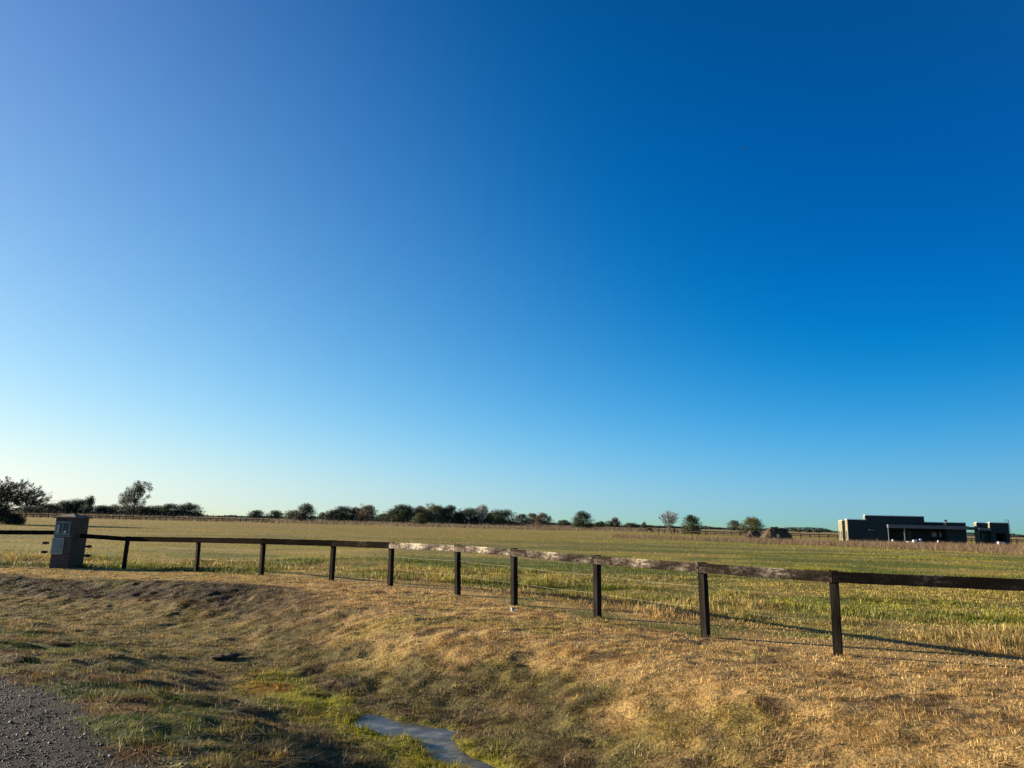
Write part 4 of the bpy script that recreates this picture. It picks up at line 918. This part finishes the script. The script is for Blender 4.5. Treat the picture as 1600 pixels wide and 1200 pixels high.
# things lying in front of the house
def bag(px, py0, py1, wpx, m_, label, name, cat, v=-4, seed=1):
    p0 = hpt(px, py1, v); p1 = hpt(px, py0, v); W = wpx * p0.y / 1110; h = max(.25, (p1.z - max(p0.z, hz(p0.x, p0.y)))); rr = random.Random(seed)
    bm = bmesh.new(); bmesh.ops.create_cube(bm, size=1); bmesh.ops.subdivide_edges(bm, edges=bm.edges, cuts=3, use_grid_fill=True)
    for vv in bm.verts:
        q = vv.co; k = 1 - .25 * (abs(q.x * q.y) * 4) ** 2; q.x *= k; q.y *= k; vv.co = Vector((q.x * W * (1 + rr.uniform(-.06, .06)), q.y * W * .8, (q.z + .5) * h * (1 + rr.uniform(-.12, .05))))
    me = D.meshes.new(name); bm.to_mesh(me); bm.free(); me.materials.append(m_); me.polygons.foreach_set('use_smooth', [True] * len(me.polygons))
    ob = link(D.objects.new(name, me)); s = ob.modifiers.new('sub', 'SUBSURF'); s.levels = 1; s.render_levels = 1
    ob.location = (p0.x, p0.y, hz(p0.x, p0.y) - .02); tag(ob, label, cat); return ob
bag(1394.5, 840.5, 845.5, 3.2, M['white'], 'white bucket standing in the weeds left of the veranda column', 'bucket', 'bucket', -4, 3)
bag(1420, 844.5, 847, 9, M['white'], 'flat white sheet of sacking in front of the veranda column', 'sacking', 'sacking', -4, 4)
bag(1428, 843, 848, 6, M['white'], 'white sack beside the blue one before the veranda', 'sack', 'sack', -4.6, 5)
bag(1432.5, 841, 846.5, 5, M['blue'], 'blue sack between two white sacks before the veranda', 'sack', 'sack', -4, 6)
bag(1437.5, 839.5, 846, 4, M['white'], 'upright white sack right of the blue one', 'sack', 'sack', -4, 7)
bag(1465.3, 844, 850.5, 3, M['white'], 'white drum below the bright veranda windows', 'drum', 'drum', -4, 8)
bag(1560, 846, 851.5, 6, M['white'], 'bulky white sack at the left of the garage opening', 'sack', 'sack', -3, 9)
bag(1566.5, 846.5, 851, 5, M['white'], 'smaller white sack right in front of the garage opening', 'sack', 'sack', -3, 10)

# a bird high in the sky
p = at(1163, 231, 120); bm = MB(); bm.tube((-.16, 0, 0), (.14, 0, .01), .045, .03, 8); bm.tube((.14, 0, .01), (.22, 0, .03), .035, .012, 6); bm.tube((-.16, 0, 0), (-.30, 0, .0), .03, .05, 6)
for sy in (-1, 1): bm.add([(.08, 0, .02), (-.08, 0, .02), (-.10, sy * .32, .10), (.04, sy * .34, .11), (-.12, sy * .55, .05), (.08, 0, .0), (-.08, 0, .0), (-.10, sy * .32, .085), (.04, sy * .34, .095), (-.12, sy * .55, .04)], [(0, 1, 2, 3), (3, 2, 4), (5, 8, 7, 6), (8, 9, 7), (0, 3, 8, 5), (3, 4, 9, 8), (4, 2, 7, 9), (2, 1, 6, 7)])
b_ = bm.build('bird', M['tensioner']); b_.location = p; b_.rotation_euler = (.2, .1, .6); tag(b_, 'tiny dark bird gliding high in the blue sky', 'bird')

# ---------------------------------------------------------------- light and sky
SUN_EL = R(13.8); PHI = R(16.0)
sd = Vector((-math.cos(PHI) * math.cos(SUN_EL), math.sin(PHI) * math.cos(SUN_EL), math.sin(SUN_EL)))
sl = D.lights.new('sun', 'SUN'); sl.energy = 5.0; sl.angle = R(.5); sl.color = (1, .82, .59)
so = D.objects.new('sun', sl); C.objects.link(so); so.rotation_mode = 'QUATERNION'; so.rotation_quaternion = sd.to_track_quat('Z', 'Y')
SKYM = [[-0.5227, 1.9446, -0.7597, -0.0369, -0.2043, -0.115, -0.244, 0.0163, 0.232, 0.1424, 0.4022], [-0.1631, 0.2426, 0.2775, 0.1159, -0.3886, 0.749, -0.0139, -0.1518, 0.4768, 0.1285, -0.2632], [1.9346, -3.3247, 1.1628, 0.8281, -0.4293, 1.1169, 0.1296, -0.7592, 0.2027, 0.2581, -1.3733]]   # tone of a deep clear sky
EXPO = 1.45
w = D.worlds.new('World'); scene.world = w; w.use_nodes = True; nt = w.node_tree; nt.nodes.clear(); L = nt.links
out = nt.nodes.new('ShaderNodeOutputWorld'); bg = nt.nodes.new('ShaderNodeBackground'); sky = nt.nodes.new('ShaderNodeTexSky')
sky.sky_type = 'NISHITA'; sky.sun_disc = False; sky.sun_elevation = SUN_EL; sky.sun_rotation = math.atan2(sd.x, sd.y)
sky.air_density = 1.0; sky.dust_density = .6; sky.ozone_density = 3.0; sky.altitude = 0
bg.inputs['Strength'].default_value = .10
tcw = nt.nodes.new('ShaderNodeTexCoord'); spw = nt.nodes.new('ShaderNodeSeparateXYZ'); L.new(tcw.outputs['Generated'], spw.inputs[0])
def wm(op, a, b=None, c=None):
    n_ = nt.nodes.new('ShaderNodeMath'); n_.operation = op
    for k_, v_ in enumerate((a, b, c)):
        if v_ is None: continue
        if isinstance(v_, (int, float)): n_.inputs[k_].default_value = v_
        else: L.new(v_, n_.inputs[k_])
    return n_.outputs[0]
zq = wm('MAXIMUM', spw.outputs[2], 0.0); xq = spw.outputs[0]; eq = wm('EXPONENT', wm('MULTIPLY', zq, -8.0)); exq = wm('MULTIPLY', eq, xq); e2_ = wm('EXPONENT', wm('MULTIPLY', zq, -22.0)); xz_ = wm('MULTIPLY', xq, zq); xx_ = wm('MULTIPLY', xq, xq)
cbw = nt.nodes.new('ShaderNodeCombineXYZ'); kS = 10 * 2 ** -EXPO
for k, row in enumerate(SKYM):
    dp = nt.nodes.new('ShaderNodeVectorMath'); dp.operation = 'DOT_PRODUCT'; dp.inputs[1].default_value = [q * .1 * kS for q in row[:3]]; L.new(sky.outputs[0], dp.inputs[0])
    t_ = wm('ADD', dp.outputs['Value'], row[3] * kS)
    for q_, v_ in ((xq, row[4]), (eq, row[5]), (exq, row[6]), (zq, row[7]), (xz_, row[8]), (xx_, row[9]), (e2_, row[10])): t_ = wm('MULTIPLY_ADD', q_, v_ * kS, t_)
    L.new(wm('SMOOTH_MAX', t_, 0.0, .08), cbw.inputs[k])
L.new(cbw.outputs[0], bg.inputs['Color']); L.new(bg.outputs[0], out.inputs['Surface'])
scene.view_settings.view_transform = 'Standard'; scene.view_settings.look = 'None'; scene.view_settings.gamma = 1; scene.view_settings.use_curve_mapping = False
scene.view_settings.exposure = EXPO
scene.cycles.max_bounces = 5; scene.cycles.transparent_max_bounces = 8
